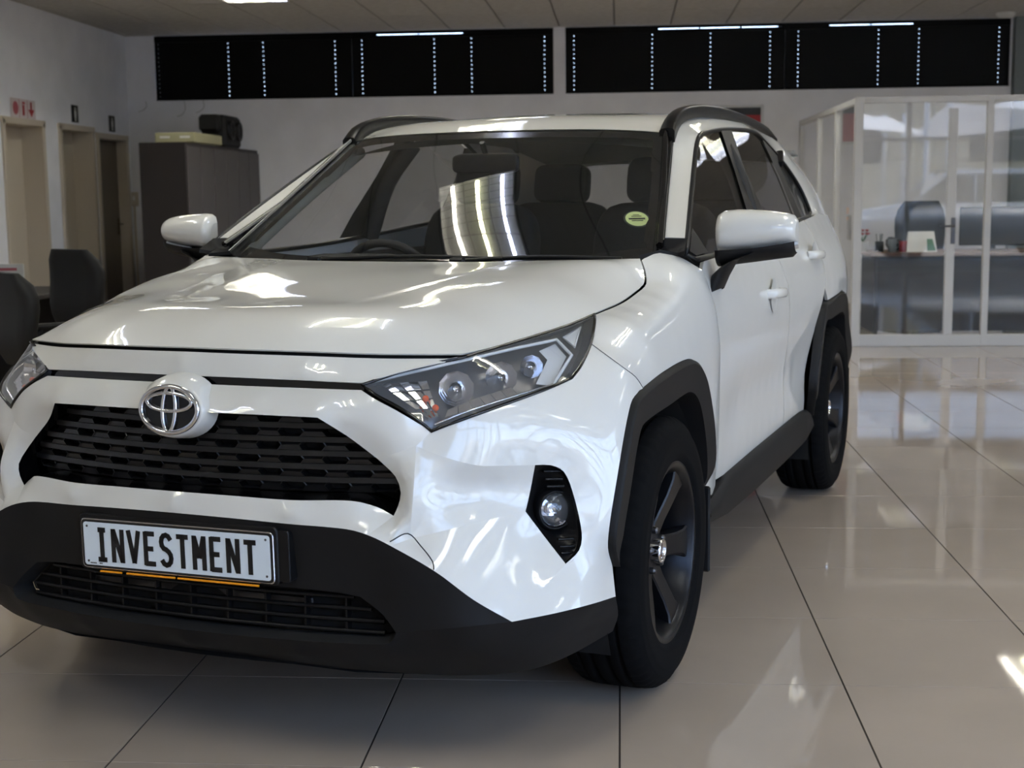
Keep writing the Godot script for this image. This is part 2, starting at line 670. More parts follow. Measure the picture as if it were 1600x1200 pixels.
# ---------------------------------------------------------------- the showroom
const XL := -5.63
const XR := 9.2
const ZB := -15.95
const ZF := 0.8
const HC := 3.165
const TILE := 0.6025
const FX := 0.8
const SLITS := [[-2.735, -2.27], [-2.255, -1.76], [0.42, 0.865], [0.88, 1.315], [1.335, 1.77], [2.29, 2.73], [2.745, 3.19]]
const RZ := -3.7
const ROWS := [-15.95, -15.83, -14.63, -13.43, -12.23, -11.03, -9.83, -8.63, -7.43, -6.75, -5.55, -4.35, -3.15, -1.95, -0.75, 0.45, 0.8]   # joints of the ceiling boards along z
const LAMP_ROWS := [3, 6, 10, 13]

func wall_boxes(parent: Node3D, list: Array, mat: Material) -> void:
	var b := MB.new()
	for q in list:
		b.box(Vector3((q[0] + q[1]) / 2.0, (q[2] + q[3]) / 2.0, (q[4] + q[5]) / 2.0), Vector3(q[1] - q[0], q[3] - q[2], q[5] - q[4]))
	(parent as MeshInstance3D).mesh = b.mesh()
	(parent as MeshInstance3D).material_override = mat

func struct(called: String, list: Array, mat: Material) -> MeshInstance3D:
	var o := MeshInstance3D.new()
	o.name = numbered(called)
	add_child(o)
	wall_boxes(o, list, mat)
	setting(o)
	return o

func shell() -> void:
	M.wall = grainy(sm("wall_paint", Color(0.93, 0.93, 0.945), 0.85), 3, 0.02, 0.95, 1.0, 0.35)
	M.tile = grainy(sm("porcelain", Color(0.675, 0.62, 0.565), 0.035), 5, 0.012, 0.94, 1.0, 0.4)
	M.grout = sm("grout", Color(0.20, 0.175, 0.155), 0.9)
	M.board = grainy(sm("ceiling_board", Color(0.76, 0.75, 0.73), 0.95), 9, 0.05, 0.9, 1.0, 0.8)
	M.tbar = sm("ceiling_grid", Color(0.42, 0.40, 0.38), 0.6)
	M.alu = sm("white_aluminium", Color(0.80, 0.80, 0.80), 0.35)
	M.cream = sm("cream_door", Color(0.76, 0.715, 0.645), 0.55)
	M.slat = sm("blind_slat", Color(0.02, 0.02, 0.022), 0.5)
	M.slat.metallic_specular = 0.25
	M.window = pane("window_glass", Color(0.75, 0.85, 0.85), 0.03)
	M.office_glass = pane("office_glass", Color(0.45, 0.58, 0.54), 0.012)
	M.grey = sm("grey_column", Color(0.46, 0.49, 0.50), 0.7)
	# floor: grout bed and tiles
	var floor_ := struct("floor", [[XL - 0.2, XR + 0.2, -0.25, -0.0025, ZB - 0.2, ZF + 0.2]], M.grout)
	var tb := MB.new()
	tb.box(Vector3(0, -0.006, 0), Vector3(TILE - 0.0048, 0.012, TILE - 0.0030), 0.0004)
	var tm := tb.mesh()
	var spots := []
	var i0 := int(floor((XL + 0.0044) / TILE))
	var i1 := int(ceil((XR + 0.0044) / TILE))
	for i in range(i0, i1):
		for j in range(-16, 23):
			var p := Vector3(-0.0044 + (i + 0.5) * TILE, 0, -3.087 - (j + 0.5) * TILE)
			if p.x < XL - 0.25 or p.x > XR + 0.25 or p.z < ZB - 0.25 or p.z > ZF + 0.25:
				continue
			var sees := p.z < -2.3 and absf(p.x + p.z * 0.078) < -p.z * 0.375 + 0.4
			spots.append([(0.0 if sees else 1000.0) - p.z, p])
	spots.sort_custom(func(a, b): return a[0] < b[0])
	for q in spots.slice(0, 300):
		put(floor_, "tile", tm, M.tile, q[1])
	var rest := MultiMesh.new()
	rest.transform_format = MultiMesh.TRANSFORM_3D
	rest.mesh = tm
	rest.instance_count = spots.size() - 300
	for i in range(300, spots.size()):
		rest.set_instance_transform(i - 300, Transform3D(Basis(), spots[i][1]))
	var ri := MultiMeshInstance3D.new()
	ri.name = "tile_field"
	ri.multimesh = rest
	ri.material_override = M.tile
	ri.set_meta("kind", "stuff")
	floor_.add_child(ri)
	# a scuff on a tile
	# ceiling: slab, bars and boards
	var ceil_ := struct("ceiling", [[XL - 0.2, XR + 1.8, HC + 0.12, HC + 0.3, ZB - 0.2, ZF + 0.2]], M.tbar)
	var bars := MB.new()
	for i in range(-9, 16):
		bars.box(Vector3(-0.065 + i * 0.61, HC + 0.013, (ZB + ZF) / 2), Vector3(0.02, 0.012, ZF - ZB))
	for z in ROWS.slice(1, -1):
		bars.box(Vector3((XL + XR) / 2, HC + 0.0125, z), Vector3(XR - XL, 0.012, 0.02))
	put(ceil_, "grid_bars", bars.mesh(), M.tbar)
	var cb := MB.new()
	cb.box(Vector3(0, 0.01, 0), Vector3(0.594, 0.02, 1.192), 0.004)
	var cm := cb.mesh()
	var boards := []
	for i in range(-10, 17):
		for j in ROWS.size() - 1:
			var x := -0.065 + (i + 0.5) * 0.61
			var z: float = (ROWS[j] + ROWS[j + 1]) / 2.0
			var a := maxf(x - 0.297, XL)
			var b := minf(x + 0.297, XR)
			var d: float = ROWS[j] + 0.004
			var e: float = ROWS[j + 1] - 0.004
			if b - a < 0.05 or e - d < 0.05:
				continue
			if lamp_cell(i, j):
				continue
			boards.append([-0.0 + z, x, z, a, b, d, e])
	boards.sort_custom(func(p, q): return p[0] < q[0])
	var left := []
	for n in boards.size():
		var q: Array = boards[n]
		if q[4] - q[3] < 0.59 or q[6] - q[5] < 1.19:
			var o := MB.new()
			o.box(Vector3(0, 0.01, 0), Vector3(q[4] - q[3], 0.02, q[6] - q[5]), 0.004)
			put(ceil_, "ceiling_board", o.mesh(), M.board, Vector3((q[3] + q[4]) / 2.0, HC, (q[5] + q[6]) / 2.0))
		elif n < 200:
			put(ceil_, "ceiling_board", cm, M.board, Vector3(q[1], HC, q[2]))
		else:
			left.append(Vector3(q[1], HC, q[2]))
	var mm := MultiMesh.new()
	mm.transform_format = MultiMesh.TRANSFORM_3D
	mm.mesh = cm
	mm.instance_count = left.size()
	for i in left.size():
		mm.set_instance_transform(i, Transform3D(Basis(), left[i]))
	var mi := MultiMeshInstance3D.new()
	mi.name = "board_field"
	mi.multimesh = mm
	mi.material_override = M.board
	mi.set_meta("kind", "stuff")
	ceil_.add_child(mi)
	# back wall with two long high windows
	var z0 := ZB - 0.2
	struct("wall_back", [[XL - 0.2, XR + 0.2, 0, 2.44, z0, ZB], [XL - 0.2, -5.30, 2.44, HC + 0.12, z0, ZB], [-0.745, -0.612, 2.44, HC + 0.12, z0, ZB], [4.23, XR + 0.2, 2.44, HC + 0.12, z0, ZB]], M.wall)
	struct("column", [[4.25, 4.75, 0.0, HC, ZB, ZB + 0.12]], M.grey)
	var wn := 1
	for w in [[-5.30, -0.745], [-0.612, 4.23]]:
		var win := struct("window_%d" % wn, [[w[0], w[1], 2.44, 2.47, z0 + 0.03, z0 + 0.09], [w[0], w[1], 3.155, HC + 0.12, z0 + 0.03, z0 + 0.09], [w[0], w[0] + 0.03, 2.47, 3.155, z0 + 0.03, z0 + 0.09], [w[1] - 0.03, w[1], 2.47, 3.155, z0 + 0.03, z0 + 0.09], [(w[0] + w[1]) / 2 - 0.07, (w[0] + w[1]) / 2 + 0.07, 2.47, 3.155, z0 + 0.03, z0 + 0.09]], M.alu)
		for h in 2:
			var a: float = w[0] + 0.03 if h == 0 else (w[0] + w[1]) / 2 + 0.07
			var b: float = (w[0] + w[1]) / 2 - 0.07 if h == 0 else w[1] - 0.03
			bx(win, "pane", Vector3((a + b) / 2, 2.8125, z0 + 0.06), Vector3(b - a, 0.685, 0.004), M.window)
		wn += 1
	# left wall with three doorways
	var doors := [[-12.60, -13.46, 2.045], [-13.91, -14.76, 2.045], [-14.93, -15.79, 1.995]]
	var segs := [[XL - 0.25, XL, 0, HC + 0.12, -12.60, ZF + 0.2], [XL - 0.25, XL, 0, HC + 0.12, -13.91, -13.46], [XL - 0.25, XL, 0, HC + 0.12, -14.93, -14.76], [XL - 0.25, XL, 0, HC + 0.12, ZB - 0.2, -15.79]]
	for d in doors:
		segs.append([XL - 0.25, XL, d[2], HC + 0.12, d[1], d[0]])
	struct("wall_left", segs, M.wall)
	for i in 3:
		var d: Array = doors[i]
		var dep := 0.2 if i < 2 else 0.1
		var o := MeshInstance3D.new()
		o.name = "door_%d" % (i + 1)
		add_child(o)
		setting(o)
		var b := MB.new()
		b.box(Vector3(XL - dep - 0.02, d[2] / 2, (d[0] + d[1]) / 2), Vector3(0.04, d[2], d[0] - d[1]), 0.002)
		o.mesh = b.mesh()
		o.material_override = M.cream if i < 2 else M.cream_dark
		b = MB.new()
		for q in [[d[0] + 0.0, 0.03], [d[1], -0.03]]:
			b.box(Vector3(XL + 0.012, (d[2] + 0.03) / 2, q[0] + q[1] / 2), Vector3(0.024, d[2] + 0.03, 0.06), 0.004)
			b.box(Vector3(XL - dep / 2, d[2] / 2, q[0] - q[1] * 0.2), Vector3(dep, d[2], 0.012))
		b.box(Vector3(XL + 0.012, d[2] + 0.02, (d[0] + d[1]) / 2), Vector3(0.024, 0.06, d[0] - d[1] + 0.12), 0.004)
		b.box(Vector3(XL - dep / 2, d[2] - 0.006, (d[0] + d[1]) / 2), Vector3(dep, 0.012, d[0] - d[1]))
		put(o, "door_frame", b.mesh(), M.cream)
		if i < 2:
			continue
		b = MB.new()
		b.box(Vector3(XL - dep + 0.008, 1.02, d[1] + 0.07), Vector3(0.014, 0.19, 0.045), 0.004)
		b.tube([Vector3(XL - dep + 0.02, 1.05, d[1] + 0.07), Vector3(XL - dep + 0.055, 1.05, d[1] + 0.07), Vector3(XL - dep + 0.055, 1.05, d[1] + 0.19)], 0.009, 8)
		put(o, "door_handle", b.mesh(), M.brass)
	# right wall, and the glazed front behind the camera
	struct("wall_right", [[XR, XR + 0.2, 0, HC + 0.12, ZB - 0.2, RZ], [XR, XR + 0.2, 3.08, HC + 0.12, RZ, ZF + 0.2], [XR, XR + 0.2, 0, 0.12, RZ, ZF + 0.2]], M.wall)
	struct("wall_front", [[XL - 0.2, FX, 0, HC + 0.12, ZF, ZF + 0.2]], M.wall)
	var fr := [[FX, XR + 0.2, 3.08, HC + 0.12, ZF, ZF + 0.15], [FX, XR + 0.2, -0.02, 0.12, ZF, ZF + 0.15]]
	var n := 6
	var step := (XR - FX) / n
	for i in n + 1:
		fr.append([FX + i * step - 0.04, FX + i * step + 0.04, 0.12, 3.08, ZF + 0.03, ZF + 0.13])
	fr.append([FX, XR, 2.18, 2.24, ZF + 0.04, ZF + 0.12])
	var front := struct("window_3", fr, M.alu)
	for i in n:
		bx(front, "pane", Vector3(FX + (i + 0.5) * step, 1.60, ZF + 0.08), Vector3(step - 0.08, 2.96, 0.006), M.window)
	fr = []
	n = 5
	step = (ZF - RZ) / n
	for i in n + 1:
		fr.append([XR + 0.03, XR + 0.13, 0.12, 3.08, RZ - 0.04 + i * step, RZ + 0.04 + i * step])
	fr.append([XR + 0.04, XR + 0.12, 2.18, 2.24, RZ, ZF])
	var flank := struct("window_4", fr, M.alu)
	for i in n:
		bx(flank, "pane", Vector3(XR + 0.08, 1.60, RZ + (i + 0.5) * step), Vector3(0.006, 2.96, step - 0.08), M.window)
	# skirting
	struct("baseboard_back", [[XL, 2.0, 0, 0.08, ZB, ZB + 0.012]], M.tile)
	blinds()
	partition()

func lamp_cell(i: int, j: int) -> bool:
	return posmod(i + 2, 4) == 0 and i >= -6 and i <= 12 and j in LAMP_ROWS

func ceiling_lights() -> void:
	M.lamp_pan = sm("lamp_reflector", Color(0.88, 0.88, 0.87), 0.3)
	M.louvre = sm("lamp_louvre", Color(0.8, 0.8, 0.8), 0.25, 0.6)
	var tubes := [glow("warm_tube", Color(1.0, 0.975, 0.92), LAMP_GLOW), glow("yellow_tube", Color(0.99, 0.985, 0.82), LAMP_GLOW), glow("cool_tube", Color(0.86, 0.89, 1.0), LAMP_GLOW)]
	var pan := MB.new()
	pan.box(Vector3(0, 0.10, 0), Vector3(0.594, 0.012, 1.192))
	for s in [-1.0, 1.0]:
		pan.box(Vector3(s * 0.291, 0.05, 0), Vector3(0.012, 0.10, 1.192))
		pan.box(Vector3(0, 0.05, s * 0.59), Vector3(0.57, 0.10, 0.012))
	var pm := pan.mesh()
	var tube := MB.new()
	tube.tube([Vector3(0, 0.062, -0.575), Vector3(0, 0.062, 0.575)], 0.014, 10)
	var tm := tube.mesh()
	var lv := MB.new()
	lv.box(Vector3(0, 0.015, 0), Vector3(0.57, 0.026, 0.003))
	var lm := lv.mesh()
	var ld := MB.new()
	ld.box(Vector3(0, 0.015, 0), Vector3(0.004, 0.026, 1.17))
	var dm := ld.mesh()
	var n := 0
	var word := {-6: "by the wall with doors", -2: "over the car", 2: "right of the car", 6: "towards the glass office", 10: "farthest right"}
	var rows := {3: "row nearest the blinds", 6: "second row from the blinds", 10: "middle row", 13: "row nearest the front windows"}
	for i in range(-6, 13, 4):
		for j in LAMP_ROWS:
			var at := Vector3(-0.065 + (i + 0.5) * 0.61, HC, (ROWS[j] + ROWS[j + 1]) / 2.0)
			if at.z > ZF - 0.3 or at.x > XR - 0.3:
				continue
			var t := thing("ceiling_light", "louvred fluorescent light %s, %s" % [word[i], rows[j]], "ceiling light", at, 0.0, "fluorescent ceiling lights")
			put(t, "housing", pm, M.lamp_pan)
			for q in 3:
				put(t, "tube", tm, tubes[q], Vector3(-0.19 + q * 0.19, 0, 0))
			for q in 10:
				put(t, "louvre_blade", lm, M.louvre, Vector3(0, 0, -0.53 + q * 0.1178))
			for q in [-0.095, 0.095]:
				put(t, "louvre_divider", dm, M.louvre, Vector3(q, 0, 0))
			for q in 3:   # one strip of light in front of each tube
				var l := AreaLight3D.new()
				l.name = "tube_light"
				l.area_size = Vector2(0.028, 1.14)
				l.light_color = tubes[q].emission
				l.light_energy = LAMP_LIGHT
				l.shadow_enabled = true
				l.position = Vector3(-0.19 + q * 0.19, 0.045, 0)
				l.rotation.x = -PI / 2.0
				t.add_child(l, true)

func blinds() -> void:
	var W := [[-5.30, -3.0235, [-5.257, -4.446, -4.039, -3.215], "leftmost black blind, next to the left wall"], [-3.0215, -0.745, [-2.908, -2.085, -1.666, -0.846], "black blind just left of the white window pier"], [-0.612, 1.8082, [-0.517, 0.351, 0.993, 1.646], "black blind just right of the white window pier"], [1.8102, 4.23, [1.953, 2.821, 3.256, 4.113], "rightmost black blind, above the glass office"]]
	for w in W:
		var t := thing("venetian_blind", w[3], "blind", Vector3((w[0] + w[1]) / 2, 2.44, ZB - 0.03), 0.0, "black venetian blinds")
		var wd: float = w[1] - w[0] - 0.0005
		bx(t, "head_rail", Vector3(0, 0.668, 0), Vector3(wd, 0.034, 0.03), M.slat, 0.002)
		# valance up to the ceiling; in places a slit of daylight is left under it
		var val := MB.new()
		val.box(Vector3(0, 0.7075, 0), Vector3(wd, 0.030, 0.02))
		var from: float = w[0]
		for g in SLITS + [[w[1], w[1]]]:
			if g[0] < w[0] or g[0] > w[1]:
				continue
			if g[0] - from > 0.002:
				val.box(Vector3((from + g[0]) / 2 - (w[0] + w[1]) / 2, 0.6885, 0), Vector3(g[0] - from, 0.009, 0.02))
			from = g[1]
		put(t, "valance", val.mesh(), M.slat)
		bx(t, "bottom_rail", Vector3(0, 0.0115, 0), Vector3(wd, 0.022, 0.024), M.slat, 0.003)
		var b := MB.new()
		var cords := []
		for u in w[2]:
			cords.append(u - (w[0] + w[1]) / 2)
		for i in 13:
			var y := 0.022 + (i + 0.5) * 0.0486
			var tilt := Basis(Vector3.RIGHT, 0.12)
			b.box(Vector3(0, y + 0.0155, 0), Vector3(wd, 0.0215, 0.0008), 0.0, tilt)
			b.box(Vector3(0, y - 0.0155, 0.003), Vector3(wd, 0.0215, 0.0008), 0.0, tilt)
			var a := -wd / 2
			for cx in cords + [wd / 2 + 0.0022]:
				var e: float = cx - 0.0022
				if e > a:
					b.box(Vector3((a + e) / 2, y, 0.001), Vector3(e - a, 0.012, 0.0008), 0.0, tilt)
				a = cx + 0.0022
		var s := put(t, "slats", b.mesh(), M.slat)
		s.set_meta("kind", "stuff")
		for cx in cords:
			var cd := MB.new()
			cd.tube([Vector3(cx + 0.005, 0.02, 0.006), Vector3(cx + 0.005, 0.65, 0.006)], 0.0012, 4)
			put(t, "cord", cd.mesh(), M.slat)

func partition() -> void:
	var zp := -12.16
	var t := Node3D.new()
	t.name = "wall_glass"
	add_child(t)
	setting(t)
	var xs := [2.0, 3.08, 4.16, 5.24, 6.32, 7.4, 8.48]
	for i in xs.size():
		bx(t, "post", Vector3(xs[i], 1.05, zp), Vector3(0.07 if i == 0 else 0.055, 2.1, 0.07 if i == 0 else 0.05), M.alu, 0.004)
		if i < xs.size() - 1:
			bx(t, "pane", Vector3((xs[i] + xs[i + 1]) / 2, 1.08, zp), Vector3(1.02, 1.95, 0.006), M.office_glass)
	bx(t, "bottom_rail", Vector3(5.6, 0.05, zp), Vector3(7.2, 0.10, 0.045), M.alu, 0.004)
	bx(t, "top_rail", Vector3(5.6, 2.075, zp), Vector3(7.2, 0.05, 0.045), M.alu, 0.004)
	bx(t, "door_stile", Vector3(2.78, 1.05, zp - 0.01), Vector3(0.075, 1.9, 0.04), M.alu, 0.004)
	var b := MB.new()
	b.tube([Vector3(2.80, 1.02, zp + 0.01), Vector3(2.80, 1.02, zp + 0.05), Vector3(2.68, 1.02, zp + 0.055)], 0.009, 8)
	b.box(Vector3(2.80, 0.98, zp + 0.014), Vector3(0.035, 0.22, 0.01), 0.003)
	put(t, "door_handle", b.mesh(), M.steel)
	bx(t, "door_lock", Vector3(2.03, 1.0, -12.75), Vector3(0.02, 0.22, 0.12), M.satin, 0.004)
	bx(t, "warning_label", Vector3(2.008, 1.15, -12.72), Vector3(0.002, 0.06, 0.12), M.amber)
	bx(t, "warning_label", Vector3(2.008, 1.08, -12.72), Vector3(0.002, 0.03, 0.11), M.amber)
	var zs := [-12.16, -13.32, -14.50, -15.92]
	for i in 4:
		if i > 0:
			bx(t, "post", Vector3(2.0, 1.05, zs[i]), Vector3(0.05, 2.1, 0.055), M.alu, 0.004)
			bx(t, "pane", Vector3(2.0, 1.08, (zs[i] + zs[i - 1]) / 2), Vector3(0.006, 1.95, zs[i - 1] - zs[i] - 0.06), M.office_glass)
	bx(t, "top_rail", Vector3(2.0, 2.075, -14.04), Vector3(0.045, 0.05, 3.76), M.alu, 0.004)
	bx(t, "bottom_rail", Vector3(2.0, 0.05, -14.04), Vector3(0.045, 0.10, 3.76), M.alu, 0.004)

# ---------------------------------------------------------------- the car
# car axes: x to its left, y up, z forward; the origin lies on the floor under the middle of the front axle
func k(called: String) -> Array:
	var a: Array = K[called]
	var out := []
	for i in range(0, a.size(), 3):
		out.append(Vector3(a[i], a[i + 1], a[i + 2]))
	return out

func lut(t: Array, x: float) -> float:
	if x <= t[0][0]:
		return t[0][1]
	for i in t.size() - 1:
		if x <= t[i + 1][0]:
			var f: float = (x - t[i][0]) / (t[i + 1][0] - t[i][0])
			var s: float = f * f * (3.0 - 2.0 * f)
			return lerpf(t[i][1], t[i + 1][1], lerpf(f, s, 0.35))
	return t[t.size() - 1][1]

func side_x(y: float, z: float) -> float:   # half width of the body side
	var w := lut([[0.38, 0.872], [0.5, 0.884], [0.62, 0.890], [0.75, 0.898], [0.88, 0.906], [0.97, 0.904], [1.05, 0.888], [1.13, 0.862], [1.2, 0.828], [1.28, 0.79]], y)
	w += 0.032 * exp(-pow((z + 2.62) / 0.5, 2)) * exp(-pow((y - 0.9) / 0.22, 2))
	w += 0.012 * exp(-pow((z + 0.3) / 0.3, 2)) * exp(-pow((y - 0.82) / 0.16, 2))
	w -= 0.014 * exp(-pow((y - 0.63) / 0.11, 2)) * smoothstep(-0.6, -1.0, z) * smoothstep(-2.35, -1.9, z)
	if z < -2.9:
		w -= 0.42 * pow(-2.9 - z, 2)
	return w

func sp(y: float, z: float) -> Vector3:
	return Vector3(side_x(y, z), y, z)

func sps(a: Array) -> Array:
	var out := []
	for q in a:
		out.append(sp(q[0], q[1]))
	return out

func side_panel(mb: MB, yz: Array, step := 0.045, flange := 0.012) -> void:   # yz: closed outline [[y, z], ...] on the body side
	var loop := []
	for i in yz.size():
		var a: Array = yz[i]
		var b: Array = yz[(i + 1) % yz.size()]
		var d := Vector2(a[0], a[1]).distance_to(Vector2(b[0], b[1]))
		var m := maxi(1, ceili(d / step))
		for j in m:
			loop.append(sp(lerpf(a[0], b[0], float(j) / m), lerpf(a[1], b[1], float(j) / m)))
	var inner := []
	var z := -3.6
	while z < 0.6:
		var y := 0.4
		while y < 1.25:
			inner.append(Vector2(y, z))
			y += 0.06
		z += 0.12
	var poly := PackedVector2Array()
	for p in loop:
		poly.append(Vector2(p.y, p.z))
	var pts := []
	for p in inner:
		if Geometry2D.is_point_in_polygon(p, poly):
			pts.append(sp(p.x, p.y))
	panel(mb, loop, pts, Vector3(1, 0.05, 0), step, false, flange)

func pair_of(car_: Node3D, called: String, mb: MB, mat: Material) -> Array:
	return [put(car_, called, mb.mesh(), mat), put(car_, called, mb.mesh(true), mat)]

func sides(parents: Array, called: String, mb: MB, mat: Material) -> Array:
	return [put(parents[0], called, mb.mesh(), mat), put(parents[1], called, mb.mesh(true), mat)]

func shift(a: Array, d: Vector3) -> Array:
	var out := []
	for p in a:
		out.append(p + d)
	return out

func car() -> void:
	var c := thing("car", "white compact SUV with black roof rails and black wheels, number plate INVESTMENT", "car", CAR_AT, CAR_TURN)
	body_front(c)
	body_sides(c)
	glasshouse(c)
	headlights(c)
	grille(c)
	lower_bumper(c)
	plate(c)
	wheels(c)
	mirrors(c)
	rails(c)
	cabin(c)
	tail(c)

func body_front(c: Node3D) -> void:
	# bonnet
	var half := chain([cv(k("hood_front")), cv(k("hood_side")), cv(k("hood_back")), cv(k("cowl"), 0.04)])
	var mb := MB.new()
	panel(mb, both(half), [Vector3(0, 1.024, 0.785), Vector3(0, 1.062, 0.56), Vector3(0, 1.092, 0.22), Vector3(0, 1.113, -0.05),
		Vector3(0.25, 1.018, 0.765), Vector3(0.25, 1.064, 0.5), Vector3(0.25, 1.098, 0.15), Vector3(0.25, 1.119, -0.1),
		Vector3(0.45, 1.006, 0.700), Vector3(0.45, 1.060, 0.42), Vector3(0.47, 1.100, 0.1), Vector3(0.5, 1.124, -0.15),
		Vector3(0.58, 1.01, 0.52), Vector3(0.62, 1.046, 0.30), Vector3(0.67, 1.073, 0.1), Vector3(0.69, 1.098, -0.1), Vector3(0.715, 1.118, -0.22)],
		Vector3(0, 1, 0.12), 0.03, true, 0.004, 0.0, 4e-4)
	# the raised fold on either side of the middle of the bonnet
	for i in mb.vs.size():
		var p := mb.vs[i]
		var line := lerpf(0.44, 0.27, clampf((p.z + 0.2) / 0.85, 0, 1))
		var amt := smoothstep(0.66, 0.35, p.z) * smoothstep(-0.3, -0.16, p.z)
		var s := smoothstep(line - 0.055, line + 0.01, absf(p.x))
		var e := smoothstep(line - 0.055 - 0.004, line + 0.01 - 0.004, absf(p.x))
		var fade := smoothstep(0.74, 0.55, absf(p.x))
		mb.vs[i].y += 0.008 * s * amt * fade
		var g := 0.008 * (s - e) / 0.004 * amt * fade * signf(p.x)
		mb.ns[i] = (mb.ns[i] - Vector3(g, 0, 0) * mb.ns[i].y).normalized()
	put(c, "bonnet", mb.mesh(), M.paint)
	# strip of bodywork between the bonnet and the slot
	var top := shift(k("hood_front"), Vector3(0, -0.0105, 0.004))
	top[4] += Vector3(-0.004, 0.0, 0.0)
	mb = MB.new()
	panel(mb, both(chain([cv(top), cv([top[4], Vector3(0.53, 0.938, 0.745), k("slot_top")[3]]), cv(rev(k("slot_top")))])), [Vector3(0, 0.945, 0.870), Vector3(0.3, 0.942, 0.838)], Vector3(0, 0.3, 1), 0.025, true, 0.003)
	var bump := put(c, "front_panel", mb.mesh(), M.paint)
	# dark slot below it
	mb = MB.new()
	var st := shift(k("slot_top"), Vector3(0, 0.004, -0.012))
	var sb := shift(k("slot_bot"), Vector3(0, -0.004, -0.012))
	panel(mb, both(chain([cv(st), cv(rev(sb))])), [], Vector3(0, 0.1, 1), 0.02, true)
	put(c, "slot_trim", mb.mesh(), M.gloss)
	# dark filler seen through the bonnet gap
	mb = MB.new()
	var hf := shift(k("hood_front"), Vector3(-0.004, 0.004, -0.02))
	var hg := shift(k("hood_front"), Vector3(-0.006, -0.022, -0.014))
	hf[0].x = 0.0
	hg[0].x = 0.0
	panel(mb, both(chain([cv(hf), cv(rev(hg))])), [], Vector3(0, 0.6, 1), 0.02, true)
	put(c, "gap_seal", mb.mesh(), M.dark)
	# white bumper skin: one sheet for each facet
	var low: Vector3 = k("lamp_bot")[5]
	var c1 := k("c1")
	var c2 := k("c2")
	var ms := k("mesh_side")
	var bt := k("black_top")
	var fog := k("fog")
	var hin: Vector3 = k("slot_bot")[3]
	var ridge := k("ridge")
	var ft := k("flare_out")
	mb = MB.new()
	var even := MB.new()
	# bar over the grille, running down beside it
	panel(even, both(chain([cv(k("slot_bot")), cv([hin, Vector3(0.468, 0.878, 0.824), Vector3(0.52, 0.850, 0.812), low]), [c1[0]], cv([c1[0], (c1[0] + ms[2]) / 2.0 + Vector3(0, 0, 0.012), ms[2]]), cv(rev(ms.slice(0, 3))), cv(rev(k("mesh_top")))])),
		[Vector3(0.0, 0.872, 0.905), Vector3(0.2, 0.872, 0.895), Vector3(0.36, 0.868, 0.868), Vector3(0.42, 0.828, 0.857), Vector3(0.48, 0.79, 0.835), Vector3(0.53, 0.766, 0.822)], Vector3(0, 0.25, 1), 0.022, true)
	# beside the lower half of the grille
	panel(mb, chain([cv(ms.slice(2)), [bt[4], bt[5]], [c2[0]], cv(rev(ridge)), cv([c1[0], (c1[0] + ms[2]) / 2.0 + Vector3(0, 0, 0.012), ms[2]])]), [Vector3(0.55, 0.70, 0.842), Vector3(0.558, 0.65, 0.858), Vector3(0.548, 0.61, 0.870)], Vector3(0.2, 0, 1), 0.02)
	# bar under the grille
	panel(even, both(chain([rev(cv(k("mesh_bot"))), [bt[4]], cv(rev(bt.slice(0, 5)))])), [Vector3(0.0, 0.635, 0.945), Vector3(0.3, 0.63, 0.926)], Vector3(0, 0, 1), 0.022, true)
	var fl := [fog[0], fog[9], fog[8]]
	var fr := [fog[8], fog[7], fog[6]]
	# scoop towards the fog lamp
	panel(mb, chain([cv(c1), cv(fl), cv(rev(c2)), cv(rev(ridge))]), [Vector3(0.63, 0.68, 0.762), Vector3(0.69, 0.675, 0.692), Vector3(0.64, 0.63, 0.768)], Vector3(0.4, 0.1, 0.9), 0.02, false, 0.0, 0.0, 2e-3)
	# pointed facet below it
	panel(mb, chain([cv(c2), cv(fr), cv(k("fang_r")), cv(rev(bt.slice(5))), [c2[0]]]), [Vector3(0.69, 0.53, 0.79)], Vector3(0.4, 0, 0.9), 0.02, false, 0.0, 0.0, 8e-4)
	# wing from the headlight round to the wheel arch
	var arch := [ft[4], ft[3], ft[2], ft[1], ft[0]]
	for i in 5:
		arch[i] = arch[i] + Vector3(-0.016, 0, 0.0)
	var seam := k("seam")
	var fo := [fog[6], fog[5], fog[4], fog[3], fog[2], fog[1], fog[0]]
	panel(mb, chain([cv(rev(k("lamp_bot"))), cv([k("lamp_bot")[0], k("lamp_right")[3], seam[0]]), cv(seam), cv([seam[4], arch[0]]), cv(arch), [k("black_top2")[3]], cv(rev(k("black_top2"))), cv(rev(k("fang_r"))), cv(fo), cv(rev(c1)), [low]]),
		[Vector3(0.835, 0.80, 0.535), Vector3(0.882, 0.62, 0.520)], Vector3(0.75, 0.12, 0.65), 0.028, false, 0.0, 0.0, 2e-3)
	var whole := MB.new()
	for part in [[even, 1.0], [mb, 1.0], [mb, -1.0]]:
		var f := whole.vs.size()
		var src: MB = part[0]
		var sg := Vector3(part[1], 1, 1)
		for i in src.vs.size():
			whole.v(src.vs[i] * sg, src.ns[i] * sg)
		for i in range(0, src.ix.size(), 3):
			whole.tri(f + src.ix[i], f + src.ix[i + 1], f + src.ix[i + 2])
	var bumper := put(c, "front_bumper", whole.mesh(), M.paint)
	# hairline of the towing-eye cover in the bumper
	mb = MB.new()
	mb.tube(cv([Vector3(0.537, 0.575, 0.896), Vector3(0.572, 0.592, 0.878), Vector3(0.60, 0.565, 0.872), Vector3(0.628, 0.532, 0.872), Vector3(0.631, 0.515, 0.874)], 0.01), 0.0014, 5)
	put(bumper, "cover_joint", mb.mesh(), M.dark)
	# wings
	mb = MB.new()
	var hs := k("hood_side").slice(3)
	var gap := Vector3(0.006, -0.004, 0.0)
	var hb := k("hood_back")
